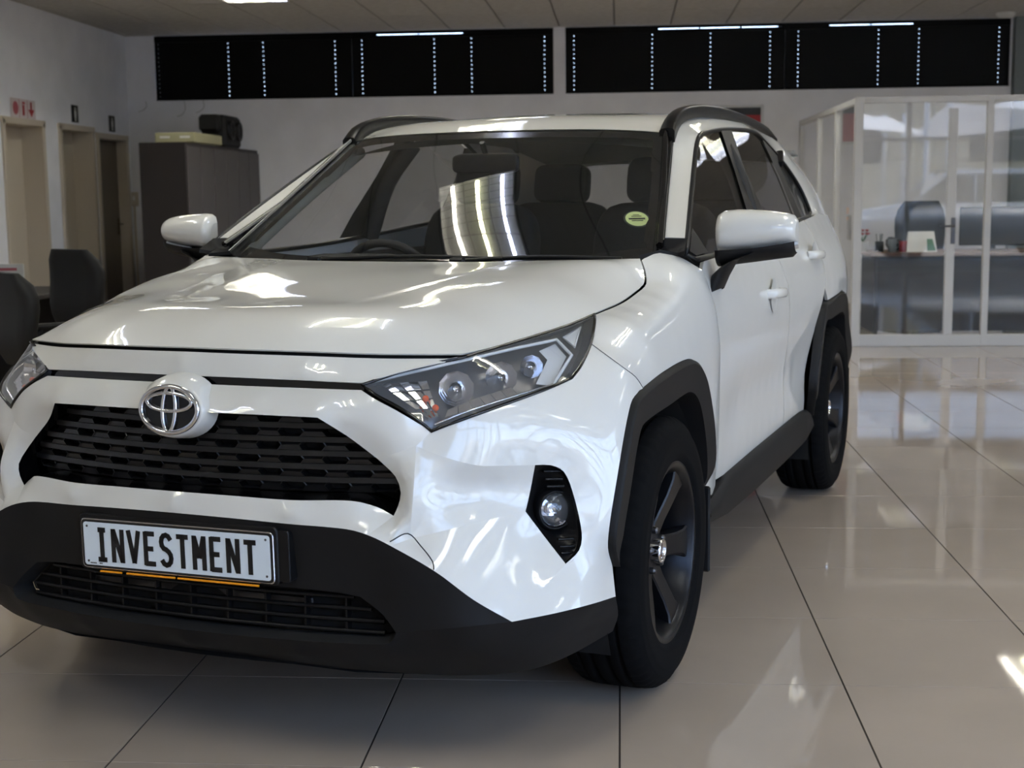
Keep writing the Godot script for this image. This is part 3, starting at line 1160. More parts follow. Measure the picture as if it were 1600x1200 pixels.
	var dseam := sps([[1.095, -0.50], [1.03, -0.525], [0.947, -0.55], [0.823, -0.59], [0.637, -0.65], [0.533, -0.665], [0.41, -0.673]])
	var apil := [hb[3] + Vector3(0.01, 0.0, -0.01), Vector3(0.765, 1.148, -0.43), Vector3(0.81, 1.136, -0.465), dseam[0]]
	var fl2 := []
	for i in range(12, 3, -1):
		fl2.append(ft[i] + Vector3(-0.016, 0, 0))
	var crown := []   # rounded shoulder between the bonnet edge and the arch
	for z in [0.16, 0.06, -0.04, -0.14, -0.24, -0.33, -0.42]:
		var h0 := Vector3(lut([[-0.43, 0.768], [-0.25, 0.777], [-0.016, 0.779], [0.17, 0.762]], z), lut([[-0.43, 1.140], [-0.30, 1.098], [-0.185, 1.059], [-0.016, 1.034], [0.17, 1.016]], z), z)
		var h1 := h0 + Vector3(0.06, 0.004, 0)
		var h2 := Vector3(0.902, h0.y - 0.035, z)
		var h3 := Vector3(0.911, 0.90, z)
		for t in [0.35, 0.65, 0.9]:
			crown.append(h0.lerp(h1, t).lerp(h1.lerp(h2, t), t).lerp(h1.lerp(h2, t).lerp(h2.lerp(h3, t), t), t))
	panel(mb, chain([cv(shift([hs[0]], gap)), cv(shift(hs, gap)), cv(shift(hb, gap)), cv(apil), cv(dseam), cv([dseam[6], Vector3(0.885, 0.40, -0.58), fl2[0]]), cv(fl2), cv([fl2[8], seam[4]]), cv(rev(seam)), cv([seam[0], k("lamp_right")[1], hs[0] + gap])]),
		crown,
		Vector3(0.82, 0.55, 0.12), 0.03, false, 0.01, 0.0, 2.5e-3)
	pair_of(c, "front_wing", mb, M.paint)
	mb = MB.new()
	mb.tube(cv(shift(seam, Vector3(0.0002, 0.0002, 0)), 0.02), 0.0012, 5)
	pair_of(c, "wing_joint", mb, M.joint)
	# black covers at the feet of the screen pillars
	mb = MB.new()
	var pf := [hb[3] + Vector3(-0.005, 0.002, -0.01), Vector3(0.765, 1.15, -0.428), Vector3(0.812, 1.14, -0.462), Vector3(0.838, 1.147, -0.43), Vector3(0.826, 1.184, -0.505), Vector3(0.762, 1.186, -0.495), Vector3(0.735, 1.14, -0.47)]
	panel(mb, pf, [], Vector3(0.6, 0.7, 0.4), 0.02, false, 0.012, 0.007)
	pair_of(c, "pillar_foot", mb, M.cladding)
	# scuttle under the wipers
	mb = MB.new()
	var cw := shift(k("cowl"), Vector3(0, -0.022, -0.004))
	panel(mb, both(chain([cv([cw[3], cw[2], cw[1], cw[0]]), cv([Vector3(0.745, 1.125, -0.46), Vector3(0.55, 1.115, -0.385), Vector3(0.3, 1.108, -0.335), Vector3(0, 1.103, -0.315)])])), [], Vector3(0, 1, 0.1), 0.04, true)
	put(c, "scuttle_panel", mb.mesh(), M.satin)
	for w in [[-0.34, 0.30, -0.62], [0.16, 0.66, 0.5]]:
		mb = MB.new()
		var a := Vector3(w[0], 1.125, -0.325 - 0.1 * w[0] * w[0])
		var b := Vector3(w[1], 1.131, -0.335 - 0.12 * w[1] * w[1])
		mb.tube(cv([a, (a + b) / 2.0 + Vector3(0, 0.008, -0.008), b], 0.08), 0.007, 6)
		mb.box(a, Vector3(0.05, 0.02, 0.035), 0.006)
		put(c, "wiper", mb.mesh(), M.satin)
	# wheel-arch flares
	for side in 2:
		var o := k("flare_out") if side == 0 else k("rflare_out")
		if side == 1:
			o.append(Vector3(0.90, 0.42, -3.08))
		var hub := Vector3(0, 0.36, 0.0 if side == 0 else -2.69)
		var rows := [[], [], [], [], []]
		var sm_ := cv(o, 0.03)
		for p in sm_:
			var q := Vector3(0, p.y - hub.y, p.z - hub.z)
			var d := q.normalized()
			var inw := 0.072 * smoothstep(0.40, 0.55, p.y) + 0.022
			rows[0].append(Vector3(p.x - 0.034, p.y, p.z))
			rows[1].append(Vector3(p.x - 0.006, p.y, p.z) - d * 0.004)
			rows[2].append(Vector3(p.x, p.y, p.z) - d * 0.014)
			rows[3].append(Vector3(p.x - 0.008, p.y, p.z) - d * inw)
			rows[4].append(Vector3(p.x - 0.13, p.y, p.z) - d * (inw + 0.012))
		mb = MB.new()
		mb.grid(rows.slice(0, 3), true)
		mb.grid(rows.slice(2, 4), true)
		mb.grid(rows.slice(3, 5), true)
		pair_of(c, "arch_flare", mb, M.cladding)
		# liner of the wheel arch
		mb = MB.new()
		var l1 := []
		var l2 := []
		for i in 25:
			var w := PI * (-0.13 + 1.26 * i / 24.0)
			var p := hub + Vector3(0, sin(w), cos(w)) * 0.435
			l1.append(Vector3(0.88, maxf(p.y, 0.2), p.z))
			l2.append(Vector3(0.52, maxf(p.y, 0.2), p.z))
		mb.grid([l1, l2])
		var wall := []
		for p in l2:
			wall.append(p)
		mb.face(wall, Vector3(1, 0, 0))
		pair_of(c, "arch_liner", mb, M.dark)

func body_sides(c: Node3D) -> void:
	var g := 0.004
	# front doors
	var mb := MB.new()
	side_panel(mb, [[1.095, -0.50 - g], [1.03, -0.525 - g], [0.947, -0.55 - g], [0.823, -0.59 - g], [0.637, -0.65 - g], [0.533, -0.665 - g], [0.43, -0.673 - g], [0.425, -0.8], [0.432, -1.2], [0.435, -1.735], [0.62, -1.73], [0.807, -1.70], [0.98, -1.663], [1.072, -1.6], [1.15, -1.545], [1.135, -1.2], [1.125, -0.8], [1.118, -0.55]])
	var fd := pair_of(c, "front_door", mb, M.paint)
	mb = MB.new()
	side_panel(mb, [[1.15, -1.545 - 2 * g], [1.072, -1.6 - 2 * g], [0.98, -1.663 - 2 * g], [0.807, -1.70 - 2 * g], [0.62, -1.73 - 2 * g], [0.435, -1.735 - 2 * g], [0.436, -2.0], [0.432, -2.17], [0.514, -2.143], [0.583, -2.137], [0.72, -2.19], [0.845, -2.27], [0.92, -2.33], [1.02, -2.38], [1.12, -2.40], [1.203, -2.36], [1.18, -1.95]])
	var rd := pair_of(c, "rear_door", mb, M.paint)
	mb = MB.new()
	side_panel(mb, [[1.203, -2.36 - 2 * g], [1.12, -2.40 - 2 * g], [1.02, -2.38 - 2 * g], [0.92, -2.33 - 2 * g], [0.868, -2.39], [0.888, -2.735], [0.86, -2.85], [0.764, -2.90], [0.6, -3.02], [0.56, -3.3], [0.6, -3.45], [0.85, -3.52], [1.05, -3.5], [1.16, -3.42], [1.20, -3.2], [1.225, -2.75], [1.215, -2.6]])
	pair_of(c, "rear_wing", mb, M.paint)
	# handles, each a grip over a dished recess
	for h in [[fd, 0.963, -1.40], [rd, 1.062, -2.24]]:
		var o := sp(h[1], h[2])
		mb = MB.new()
		var path := cv([o + Vector3(-0.01, 0.004, 0.10), o + Vector3(0.022, 0.006, 0.075), o + Vector3(0.034, 0.004, 0.0), o + Vector3(0.024, 0.0, -0.085), o + Vector3(-0.01, 0.0, -0.11)], 0.015)
		var rows := []
		for p in path:
			var row := []
			for i in 10:
				var w := TAU * i / 10.0
				row.append(p + Vector3(cos(w) * 0.009, sin(w) * 0.017, 0))
			rows.append(row)
		mb.grid(rows, false, true)
		sides(h[0], "door_handle", mb, M.paint)
		mb = MB.new()
		mb.lathe([Vector2(0.062, 0.003), Vector2(0.050, 0.0015), Vector2(0.03, 0.001), Vector2(0.0, 0.001)], o + Vector3(0.001, -0.004, 0.01), Vector3(1, 0.16, 0), 24)
		sides(h[0], "handle_dish", mb, M.paint)
		mb = MB.new()
		mb.box(o + Vector3(0.006, 0.006, 0.04), Vector3(0.012, 0.016, 0.09), 0.004)
		sides(h[0], "handle_gap", mb, M.satin)
	# sills in black
	mb = MB.new()
	var rows := [[], [], [], [], [], []]
	for s in [[-0.50, 0.385, 0.33], [-0.60, 0.39, 0.315], [-0.78, 0.425, 0.30], [-1.2, 0.432, 0.295], [-1.7, 0.436, 0.298], [-2.06, 0.438, 0.305], [-2.17, 0.432, 0.31], [-2.25, 0.395, 0.33]]:
		var x0: float = side_x(s[1], s[0])
		rows[0].append(Vector3(x0 - 0.03, s[1] + 0.004, s[0]))
		rows[1].append(Vector3(x0 + 0.012, s[1], s[0]))
		rows[2].append(Vector3(x0 + 0.030, s[1] - 0.016, s[0]))
		rows[3].append(Vector3(x0 + 0.034, lerpf(s[1], s[2], 0.6), s[0]))
		rows[4].append(Vector3(x0 + 0.015, s[2], s[0]))
		rows[5].append(Vector3(x0 - 0.16, s[2] - 0.02, s[0]))
	mb.bands([rows[0], rows[1]], false)
	mb.grid(rows.slice(1, 5), false)
	mb.bands([rows[4], rows[5]], false)
	pair_of(c, "sill_cladding", mb, M.cladding)
	# mud flaps
	for z in [-0.43, -3.1]:
		mb = MB.new()
		mb.box(Vector3(0.84, 0.33 if z > -1.0 else 0.40, z), Vector3(0.16, 0.26 if z > -1.0 else 0.2, 0.014), 0.005)
		pair_of(c, "mud_flap", mb, M.cladding)
	# underside
	mb = MB.new()
	mb.box(Vector3(0, 0.30, -1.45), Vector3(1.0, 0.12, 4.1), 0.02)
	mb.box(Vector3(0, 0.36, -1.33), Vector3(1.66, 0.06, 1.6), 0.02)
	put(c, "underbody", mb.mesh(), M.dark)
	mb = MB.new()
	mb.box(Vector3(0, 0.62, 0.19), Vector3(1.0, 0.62, 1.0), 0.03)
	mb.box(Vector3(0, 0.93, -0.02), Vector3(1.3, 0.06, 0.6), 0.02)
	put(c, "engine_block", mb.mesh(), M.dark)

const W_IN := [[0.838, 1.147, -0.445], [0.772, 1.310, -0.752], [0.705, 1.462, -1.06], [0.687, 1.505, -1.16], [0.673, 1.527, -1.26], [0.667, 1.538, -1.366], [0.660, 1.558, -1.633], [0.658, 1.569, -1.96], [0.659, 1.566, -2.20], [0.666, 1.54, -2.312], [0.686, 1.483, -2.489], [0.710, 1.428, -2.608], [0.748, 1.336, -2.726], [0.788, 1.243, -2.735], [0.803, 1.216, -2.64]]

func pts(a: Array) -> Array:
	var out := []
	for q in a:
		out.append(Vector3(q[0], q[1], q[2]))
	return out

func glasshouse(c: Node3D) -> void:
	# windscreen
	var head := pts([[0, 1.541, -0.94], [0.3, 1.539, -0.975], [0.48, 1.533, -1.02], [0.592, 1.524, -1.079]])
	var sidew := pts([[0.592, 1.524, -1.079], [0.662, 1.345, -0.80], [0.738, 1.136, -0.46]])
	var base := pts([[0.738, 1.136, -0.46], [0.55, 1.117, -0.375], [0.3, 1.108, -0.325], [0, 1.104, -0.305]])
	var mids := pts([[0, 1.33, -0.585], [0.35, 1.335, -0.635], [0, 1.45, -0.775], [0, 1.21, -0.43], [0.4, 1.215, -0.48], [0.32, 1.45, -0.81]])
	var mb := MB.new()
	panel(mb, both(chain([cv(head, 0.05), cv(sidew, 0.05), cv(base, 0.05)])), mids, Vector3(0, 0.83, 0.55), 0.05, true)
	put(c, "windscreen", mb.mesh(), M.glass)
	# black printed border, on the inside of the glass
	mb = MB.new()
	var rows := [[], []]
	var outer := chain([cv(head, 0.05), cv(sidew, 0.05), cv(base, 0.05)])
	for p in outer:
		var q: Vector3 = p
		var inn := Vector3(q.x * 0.945, q.y, q.z)
		if q.z < -0.9:
			inn += Vector3(0, -0.02, 0.028)
		elif q.y < 1.16:
			inn += Vector3(0, 0.030, -0.045)
		rows[0].append(q + Vector3(0, -0.004, -0.002))
		rows[1].append(inn + Vector3(0, -0.006, -0.004))
	mb.grid(rows, true)
	pair_of(c, "screen_border", mb, M.gloss)
	# black trim along the screen
	mb = MB.new()
	mb.tube(cv(shift(sidew, Vector3(0.006, 0.004, 0.0)), 0.05), 0.011, 6)
	pair_of(c, "screen_moulding", mb, M.gloss)
	# outer frame: screen pillar, roof edge, rear pillar
	var w := pts(W_IN)
	var win := cv(w, 0.03)
	var ditch := pts([[0.617, 1.518, -1.112], [0.603, 1.566, -1.25], [0.598, 1.595, -1.5], [0.596, 1.612, -2.0], [0.596, 1.598, -2.5], [0.599, 1.545, -3.0], [0.60, 1.50, -3.22]])
	var apil := pts([[0.768, 1.166, -0.462], [0.69, 1.325, -0.787], [0.65, 1.429, -0.967], [0.617, 1.518, -1.112]])
	var rear := [Vector3(0.60, 1.50, -3.22), Vector3(0.68, 1.36, -3.33), Vector3(0.735, 1.24, -3.40), sp(1.16, -3.42)]
	var lowr := [sp(1.16, -3.42), sp(1.20, -3.2), sp(1.225, -2.75), w[14]]
	mb = MB.new()
	var upper := func(a: Array) -> Array: return a.filter(func(p): return p.y > 1.183)
	panel(mb, chain([upper.call(cv(apil, 0.02)), cv(ditch, 0.05), cv(rear, 0.05), cv(lowr, 0.05), rev(win.filter(func(p): return p.y > 1.183 or p.z < -2.0))]), pts([[0.72, 1.405, -2.9], [0.775, 1.29, -2.95], [0.655, 1.532, -2.72], [0.70, 1.40, -3.12]]), Vector3(0.85, 0.5, 0.05), 0.04, false, 0.01)
	pair_of(c, "side_frame", mb, M.paint)
	mb = MB.new()
	mb.tube(cv(shift(apil, Vector3(-0.012, 0.002, 0.006)), 0.05), 0.012, 6)
	pair_of(c, "pillar_trim", mb, M.gloss)
	# side windows with their pillars
	var belt := [sp(1.125, -0.50), sp(1.128, -0.8), sp(1.137, -1.2), sp(1.152, -1.5), sp(1.172, -1.8), sp(1.2, -2.2), sp(1.21, -2.5), w[14]]
	for i in belt.size() - 1:
		belt[i].x -= 0.012
	var T := tps(w + belt, Vector3(1, 0.3, 0).normalized(), false, 0)
	var on := func(y: float, z: float) -> Vector3:
		var x := 0.75
		for i in 12:
			var p := Vector3(x, y, z)
			var e := tev(T, p.dot(T.u), p.dot(T.w))
			x += (e.x - p.dot(T.n)) / T.n.x * 0.8
		return Vector3(x, y, z)
	var cut := func(yz: Array) -> Array:
		var out := []
		for i in yz.size():
			var a: Array = yz[i]
			var b: Array = yz[(i + 1) % yz.size()]
			var m := maxi(1, ceili(Vector2(a[0], a[1]).distance_to(Vector2(b[0], b[1])) / 0.04))
			for j in m:
				out.append(on.call(lerpf(a[0], b[0], float(j) / m), lerpf(a[1], b[1], float(j) / m)))
		return out
	var shapes := {
		"front_window": [[1.148, -0.47], [1.305, -0.762], [1.455, -1.065], [1.497, -1.165], [1.519, -1.27], [1.53, -1.366], [1.546, -1.58], [1.40, -1.52], [1.25, -1.435], [1.158, -1.40], [1.142, -1.1], [1.132, -0.7]],
		"centre_pillar": [[1.556, -1.58], [1.556, -1.75], [1.41, -1.70], [1.25, -1.71], [1.165, -1.715], [1.158, -1.40], [1.25, -1.435], [1.40, -1.52]],
		"rear_window": [[1.55, -1.75], [1.56, -1.96], [1.555, -2.19], [1.532, -2.27], [1.39, -2.30], [1.24, -2.27], [1.192, -2.255], [1.172, -1.9], [1.165, -1.715], [1.25, -1.71], [1.41, -1.70]],
		"rear_pillar": [[1.532, -2.27], [1.532, -2.31], [1.475, -2.49], [1.44, -2.42], [1.32, -2.40], [1.212, -2.38], [1.192, -2.255], [1.24, -2.27], [1.39, -2.30]],
		"quarter_window": [[1.475, -2.49], [1.42, -2.60], [1.333, -2.712], [1.245, -2.722], [1.22, -2.64], [1.212, -2.38], [1.32, -2.40], [1.44, -2.42]],
	}
	for nm in shapes:
		mb = MB.new()
		panel(mb, cut.call(shapes[nm]), [], Vector3(1, 0.3, 0), 0.06, false, 0.0, 0.002 if nm.ends_with("pillar") else -0.004)
		pair_of(c, nm, mb, M.satin if nm.ends_with("pillar") else (M.front_glass if nm == "front_window" else M.side_glass))
	mb = MB.new()
	mb.tube(chain([shift(win, Vector3(0, -0.004, 0)), cv(rev(belt), 0.05)]), 0.009, 6, true)
	pair_of(c, "window_surround", mb, M.satin)
	# small black corner in front of the mirror
	mb = MB.new()
	panel(mb, cut.call([[1.15, -0.475], [1.215, -0.60], [1.14, -0.66], [1.134, -0.52]]), [], Vector3(1, 0.3, 0), 0.04, false, 0.0, 0.004)
	pair_of(c, "mirror_gusset", mb, M.satin)
	# roof
	mb = MB.new()
	var back := pts([[0.60, 1.50, -3.22], [0.4, 1.535, -3.36], [0, 1.545, -3.42]])
	panel(mb, both(chain([cv(head, 0.05), [ditch[0]], cv(ditch, 0.05), cv(back, 0.05)])), pts([[0, 1.585, -1.15], [0, 1.622, -1.5], [0, 1.645, -2.0], [0, 1.635, -2.6], [0, 1.60, -3.0], [0.35, 1.612, -1.5], [0.4, 1.632, -2.0], [0.4, 1.624, -2.6], [0.4, 1.58, -1.2], [0.35, 1.588, -3.05], [0.53, 1.606, -1.5], [0.53, 1.625, -2.0], [0.53, 1.610, -2.6]]), Vector3(0, 1, 0), 0.06, true)
	put(c, "roof", mb.mesh(), M.paint)

func headlights(c: Node3D) -> void:
	var lt := k("lamp_top")
	lt[0] = Vector3(0.437, 0.906, 0.818)
	var loop := chain([cv(lt.slice(0, 3)), cv(lt.slice(2)), cv(k("lamp_right")), cv(k("lamp_bot")), cv(k("lamp_left").slice(0, 4) + [lt[0]])])
	var nl := Vector3(0.55, 0.3, 0.78).normalized()
	var roots := []
	for s in 2:
		var r := Node3D.new()
		r.name = "headlight"
		c.add_child(r, true)
		roots.append(r)
	var mb := MB.new()
	panel(mb, loop, [], nl, 0.025)
	sides(roots, "lens", mb, M.clear)
	# dark bowl behind the lens
	mb = MB.new()
	var cen := Vector3.ZERO
	for p in loop:
		cen += p / loop.size()
	var deep := []
	for p in loop:
		deep.append(p.lerp(cen, 0.06) - nl * 0.062)
	panel(mb, deep, [], nl, 0.03)
	mb.grid([shift(loop, -nl * 0.004), deep], false, true)
	sides(roots, "housing", mb, M.lamp_housing)
	# black rim
	mb = MB.new()
	mb.tube(loop, 0.0042, 6, true)
	sides(roots, "rim", mb, M.gloss)
	# bright frame inside
	mb = MB.new()
	var gp := pts([[0.452, 0.911, 0.787], [0.484, 0.919, 0.755], [0.598, 0.945, 0.674], [0.671, 0.959, 0.464], [0.725, 0.968, 0.346], [0.777, 0.935, 0.383], [0.774, 0.879, 0.504]])
	mb.tube(chain([cv(gp.slice(0, 5), 0.03), cv(gp.slice(4, 6), 0.03), cv(gp.slice(5), 0.03)]), 0.0042, 6)
	sides(roots, "light_guide", mb, M.lamp_white)
	mb = MB.new()
	mb.tube(cv(pts([[0.775, 0.880, 0.507], [0.727, 0.867, 0.608], [0.655, 0.844, 0.718], [0.589, 0.816, 0.767]]), 0.03), 0.0028, 6)
	sides(roots, "lower_guide", mb, M.chrome)
	mb = MB.new()
	var ty := pts([[0.6, 0.828, 0.735], [0.672, 0.85, 0.667], [0.718, 0.865, 0.584], [0.702, 0.881, 0.583], [0.657, 0.868, 0.667], [0.604, 0.845, 0.725]])
	for i in 6:   # bright tray of small steps under the bowls
		var u0 := i / 6.0
		var u1 := (i + 0.9) / 6.0
		var edge := func(u: float, up: bool) -> Vector3:
			var q := [ty[5], ty[4], ty[3]] if up else [ty[0], ty[1], ty[2]]
			return q[0].lerp(q[1], u * 2.0) if u < 0.5 else q[1].lerp(q[2], u * 2.0 - 1.0)
		mb.face([edge.call(u0, false), edge.call(u1, false) + nl * 0.004, edge.call(u1, true), edge.call(u0, true) - nl * 0.006], nl)
	sides(roots, "lower_tray", mb, M.chrome)
	# reflectors
	for b in [[Vector3(0.601, 0.885, 0.674), 0.041], [Vector3(0.666, 0.899, 0.564), 0.038], [Vector3(0.702, 0.914, 0.462), 0.028]]:
		mb = MB.new()
		var ax := Vector3(0.45, 0.12, 0.88).normalized()
		var r: float = b[1]
		var pr := []
		for i in 8:
			var t := i / 7.0
			pr.append(Vector2(r * (1.0 - t), 0.012 - 0.04 * (1.0 - (1.0 - t) * (1.0 - t))))
		mb.lathe(pr, b[0], ax, 10, false, true)
		mb.lathe([Vector2(0.0, 0.006), Vector2(0.007, 0.003), Vector2(0.008, -0.02)], b[0], ax, 10)
		sides(roots, "reflector", mb, M.chrome)
	# running-light block, triangle and indicator
	mb = MB.new()
	var dp := pts([[0.70, 0.945, 0.402], [0.72, 0.957, 0.343], [0.76, 0.93, 0.374], [0.765, 0.874, 0.487], [0.737, 0.881, 0.521], [0.727, 0.926, 0.417]])
	mb.face([dp[0], dp[1], dp[2], dp[5]], nl)
	mb.face([dp[5], dp[2], dp[3], dp[4]], nl)
	sides(roots, "running_light", mb, M.lamp_white)
	mb = MB.new()
	var tp := pts([[0.728, 0.969, 0.307], [0.748, 0.989, 0.233], [0.766, 0.949, 0.331]])
	mb.face(tp, nl)
	mb.tube([tp[0], tp[1], tp[2]], 0.003, 5, true)
	sides(roots, "side_reflector", mb, M.lamp_white)
	mb = MB.new()
	var ip := pts([[0.454, 0.901, 0.761], [0.544, 0.905, 0.706], [0.585, 0.827, 0.737], [0.566, 0.824, 0.748]])
	for i in 5:   # stepped mirror facets
		for j in 4:
			var q := []
			for e in [[0, 0], [1, 0], [1, 1], [0, 1]]:
				var s: float = (i + e[0] * 0.92) / 5.0
				var t: float = (j + e[1] * 0.92) / 4.0
				q.append(ip[0].lerp(ip[1], s).lerp(ip[3].lerp(ip[2], s), t) + nl * (0.004 * e[1] - 0.003 * e[0] * (1 if i % 2 else -1)))
			mb.face(q, nl)
	sides(roots, "indicator_reflector", mb, M.chrome)
	mb = MB.new()
	for p in [Vector3(0.554, 0.869, 0.737), Vector3(0.578, 0.849, 0.737)]:
		mb.lathe([Vector2(0.0, 0.008), Vector2(0.006, 0.005), Vector2(0.008, 0.0), Vector2(0.006, -0.008)], p, nl, 10)
	sides(roots, "indicator_bulb", mb, M.orange)
	# fog lamps in their black bays
	var fog := k("fog")
	var fn := Vector3(0.72, 0.05, 0.69).normalized()
	var fl := cv(fog + [fog[0]], 0.015)
	fl.pop_back()
	var bays := []
	for s in 2:
		var r := Node3D.new()
		r.name = "fog_lamp"
		c.add_child(r, true)
		bays.append(r)
	mb = MB.new()
	var fb := shift(fl, -fn * 0.018)
	var fc := Vector3(0.797, 0.592, 0.556)
	panel(mb, fb, [fc - fn * 0.035, fc - fn * 0.03 + Vector3(0, 0.05, 0), fc - fn * 0.03 + Vector3(0, -0.05, 0)], fn, 0.02)
	mb.grid([fl, fb], true, true)
	for y in [0.69, 0.672, 0.655, 0.515, 0.532, 0.50]:   # ribs of the bay
		var e := clampf((0.71 - y) / 0.23, 0, 1)
		var a := Vector3(lerpf(0.785, 0.835, e), y, lerpf(0.60, 0.60, e)) - fn * 0.012
		var b := Vector3(lerpf(0.815, 0.858, e), y - 0.004, lerpf(0.565, 0.565, e)) - fn * 0.010
		mb.tube([a, b], 0.0035, 5)
	sides(bays, "bay", mb, M.satin)
	mb = MB.new()
	mb.lathe([Vector2(0.052, -0.03), Vector2(0.050, -0.008), Vector2(0.046, 0.004), Vector2(0.041, 0.002), Vector2(0.040, -0.012)], fc, fn, 28)
	sides(bays, "surround", mb, M.satin)
	mb = MB.new()
	mb.lathe([Vector2(0.0, -0.028), Vector2(0.018, -0.024), Vector2(0.032, -0.012), Vector2(0.039, 0.0)], fc, fn, 14, true, true)
	mb.lathe([Vector2(0.0, 0.0), Vector2(0.010, -0.004), Vector2(0.011, -0.025)], fc, fn, 12)
	sides(bays, "reflector", mb, M.chrome)
	mb = MB.new()
	mb.lathe([Vector2(0.0, 0.014), Vector2(0.018, 0.011), Vector2(0.032, 0.005), Vector2(0.040, -0.004)], fc, fn, 24, true)
	sides(bays, "lens", mb, M.clear)

func mesh_z(x: float, y: float) -> float:
	return 0.897 - 0.30 * x * x - 0.12 * absf(y - 0.75)

func grille(c: Node3D) -> void:
	var r := Node3D.new()
	r.name = "grille"
	c.add_child(r, true)
	var half := chain([cv(k("mesh_top")), cv(k("mesh_side")), cv(k("mesh_bot"))])
	var loop := both(half)
	var mb := MB.new()
	var deep := []
	for p in loop:
		var q: Vector3 = p
		deep.append(Vector3(q.x * 0.985, 0.745 + (q.y - 0.745) * 0.988, mesh_z(q.x, q.y) - 0.03))
	mb.grid([loop, deep], true, true)
	put(r, "grille_frame", mb.mesh(), M.gloss)
	mb = MB.new()
	var far := shift(deep, Vector3(0, 0, -0.03))
	panel(mb, far, [], Vector3(0, 0, 1), 0.04, true)
	put(r, "backing", mb.mesh(), M.dark)
	# rows of long hexagon cells between slats
	var poly := PackedVector2Array()
	for p in deep:
		poly.append(Vector2(p.x, p.y))
	var dy := 0.031
	var wx := 0.105
	for row in 7:
		var y := 0.842 - dy * (row + 0.5)
		# slat between the rows
		var sl := MB.new()
		var rows := [[], [], [], []]
		var ys := y - dy / 2.0
		var xm := 0.0
		while xm < 0.56 and Geometry2D.is_point_in_polygon(Vector2(xm + 0.004, ys), poly):
			xm += 0.004
		if xm > 0.1:
			for i in 25:
				var x := lerpf(-xm, xm, i / 24.0)
				var z := mesh_z(x, ys) - 0.03
				rows[0].append(Vector3(x, ys + 0.0065, z - 0.028))
				rows[1].append(Vector3(x, ys + 0.0045, z))
				rows[2].append(Vector3(x, ys - 0.0075, z + 0.002))
				rows[3].append(Vector3(x, ys - 0.0085, z - 0.028))
			sl.bands(rows, true)
			put(r, "slat", sl.mesh(), M.grille)
		var off := 0.5 if row % 2 else 0.0
		for i in range(-6, 7):
			var x := (i + off) * wx
			var h := []
			for e in [[-0.5, 0], [-0.36, 0.42], [0.36, 0.42], [0.5, 0], [0.36, -0.42], [-0.36, -0.42]]:
				h.append(Vector2(x + e[0] * wx * 0.62, y + e[1] * dy))
			var inside := 0
			for p in h:
				inside += 1 if Geometry2D.is_point_in_polygon(p, poly) else 0
			# web joining two cells of a row
			var wc := Vector2(x + wx * 0.5, y)
			var bm := MB.new()
			var any := false
			if Geometry2D.is_point_in_polygon(wc - Vector2(0.024, 0.006), poly) and Geometry2D.is_point_in_polygon(wc + Vector2(0.024, 0.006), poly):
				any = true
				var q := []
				for e in [[-0.19, 0], [-0.33, 0.46], [0.33, 0.46], [0.19, 0], [0.33, -0.46], [-0.33, -0.46]]:
					var px: float = wc.x + e[0] * wx
					var py: float = y + e[1] * dy
					q.append(Vector3(px, py, mesh_z(px, py) - 0.034 - (0.010 if e[1] > 0 else 0.0)))
				bm.face([q[0], q[1], q[2], q[3]], Vector3(0, 0.2, 1))
				bm.face([q[0], q[3], q[4], q[5]], Vector3(0, -0.2, 1))
				for j in 6:
					var a: Vector3 = q[j]
					var b: Vector3 = q[(j + 1) % 6]
					bm.face([a, b, b - Vector3(0, 0, 0.025), a - Vector3(0, 0, 0.025)], (a + b) / 2.0 - Vector3(wc.x, y, a.z))
			if any:
				put(r, "cell_web", bm.mesh(), M.grille)
			if inside == 6:
				var hm := MB.new()
				var o := []
				var n := []
				var b := []
				for p in h:
					var z := mesh_z(p.x, p.y) - 0.032
					o.append(Vector3(p.x, p.y, z))
					var s: Vector2 = Vector2(x, y) + (p - Vector2(x, y)) * Vector2(0.93, 0.78)
					n.append(Vector3(s.x, s.y, z + 0.0015))
					b.append(Vector3(s.x, s.y, z - 0.026))
				for j in 6:
					var t := (j + 1) % 6
					hm.face([o[j], o[t], n[t], n[j]], Vector3(0, 0, 1))
					hm.face([n[j], n[t], b[t], b[j]], Vector3(x, y, n[j].z) - n[j])
				put(r, "hexagon_cell", hm.mesh(), M.grille)
	# emblem on its white boss
	var e := Vector3(0, 0.846, 0.925)
	var tilt := Basis(Vector3.RIGHT, -0.12)
	mb = MB.new()
	var rws := []
	for q in [[1.20, 1.22, -0.05], [1.16, 1.18, -0.016], [1.11, 1.13, -0.003], [1.05, 1.06, 0.003], [1.0, 1.0, 0.001]]:
		var row := []
		for i in 40:
			var w := TAU * i / 40.0
			row.append(e + tilt * Vector3(cos(w) * 0.080 * q[0], sin(w) * 0.056 * q[1] + (0.03 if sin(w) > 0.5 and q[2] < -0.01 else 0.0) * (q[0] - 1.1) * 6.0, q[2]))
		rws.append(row)
	mb.grid(rws, false, true)
	put(r, "emblem_boss", mb.mesh(), M.paint)
	mb = MB.new()
	var disc := []
	for i in 40:
		var w := TAU * i / 40.0
		disc.append(e + tilt * Vector3(cos(w) * 0.079, sin(w) * 0.055, 0.0015))
	mb.face(disc, Vector3(0, 0, 1))
	put(r, "emblem_disc", mb.mesh(), M.emblem)
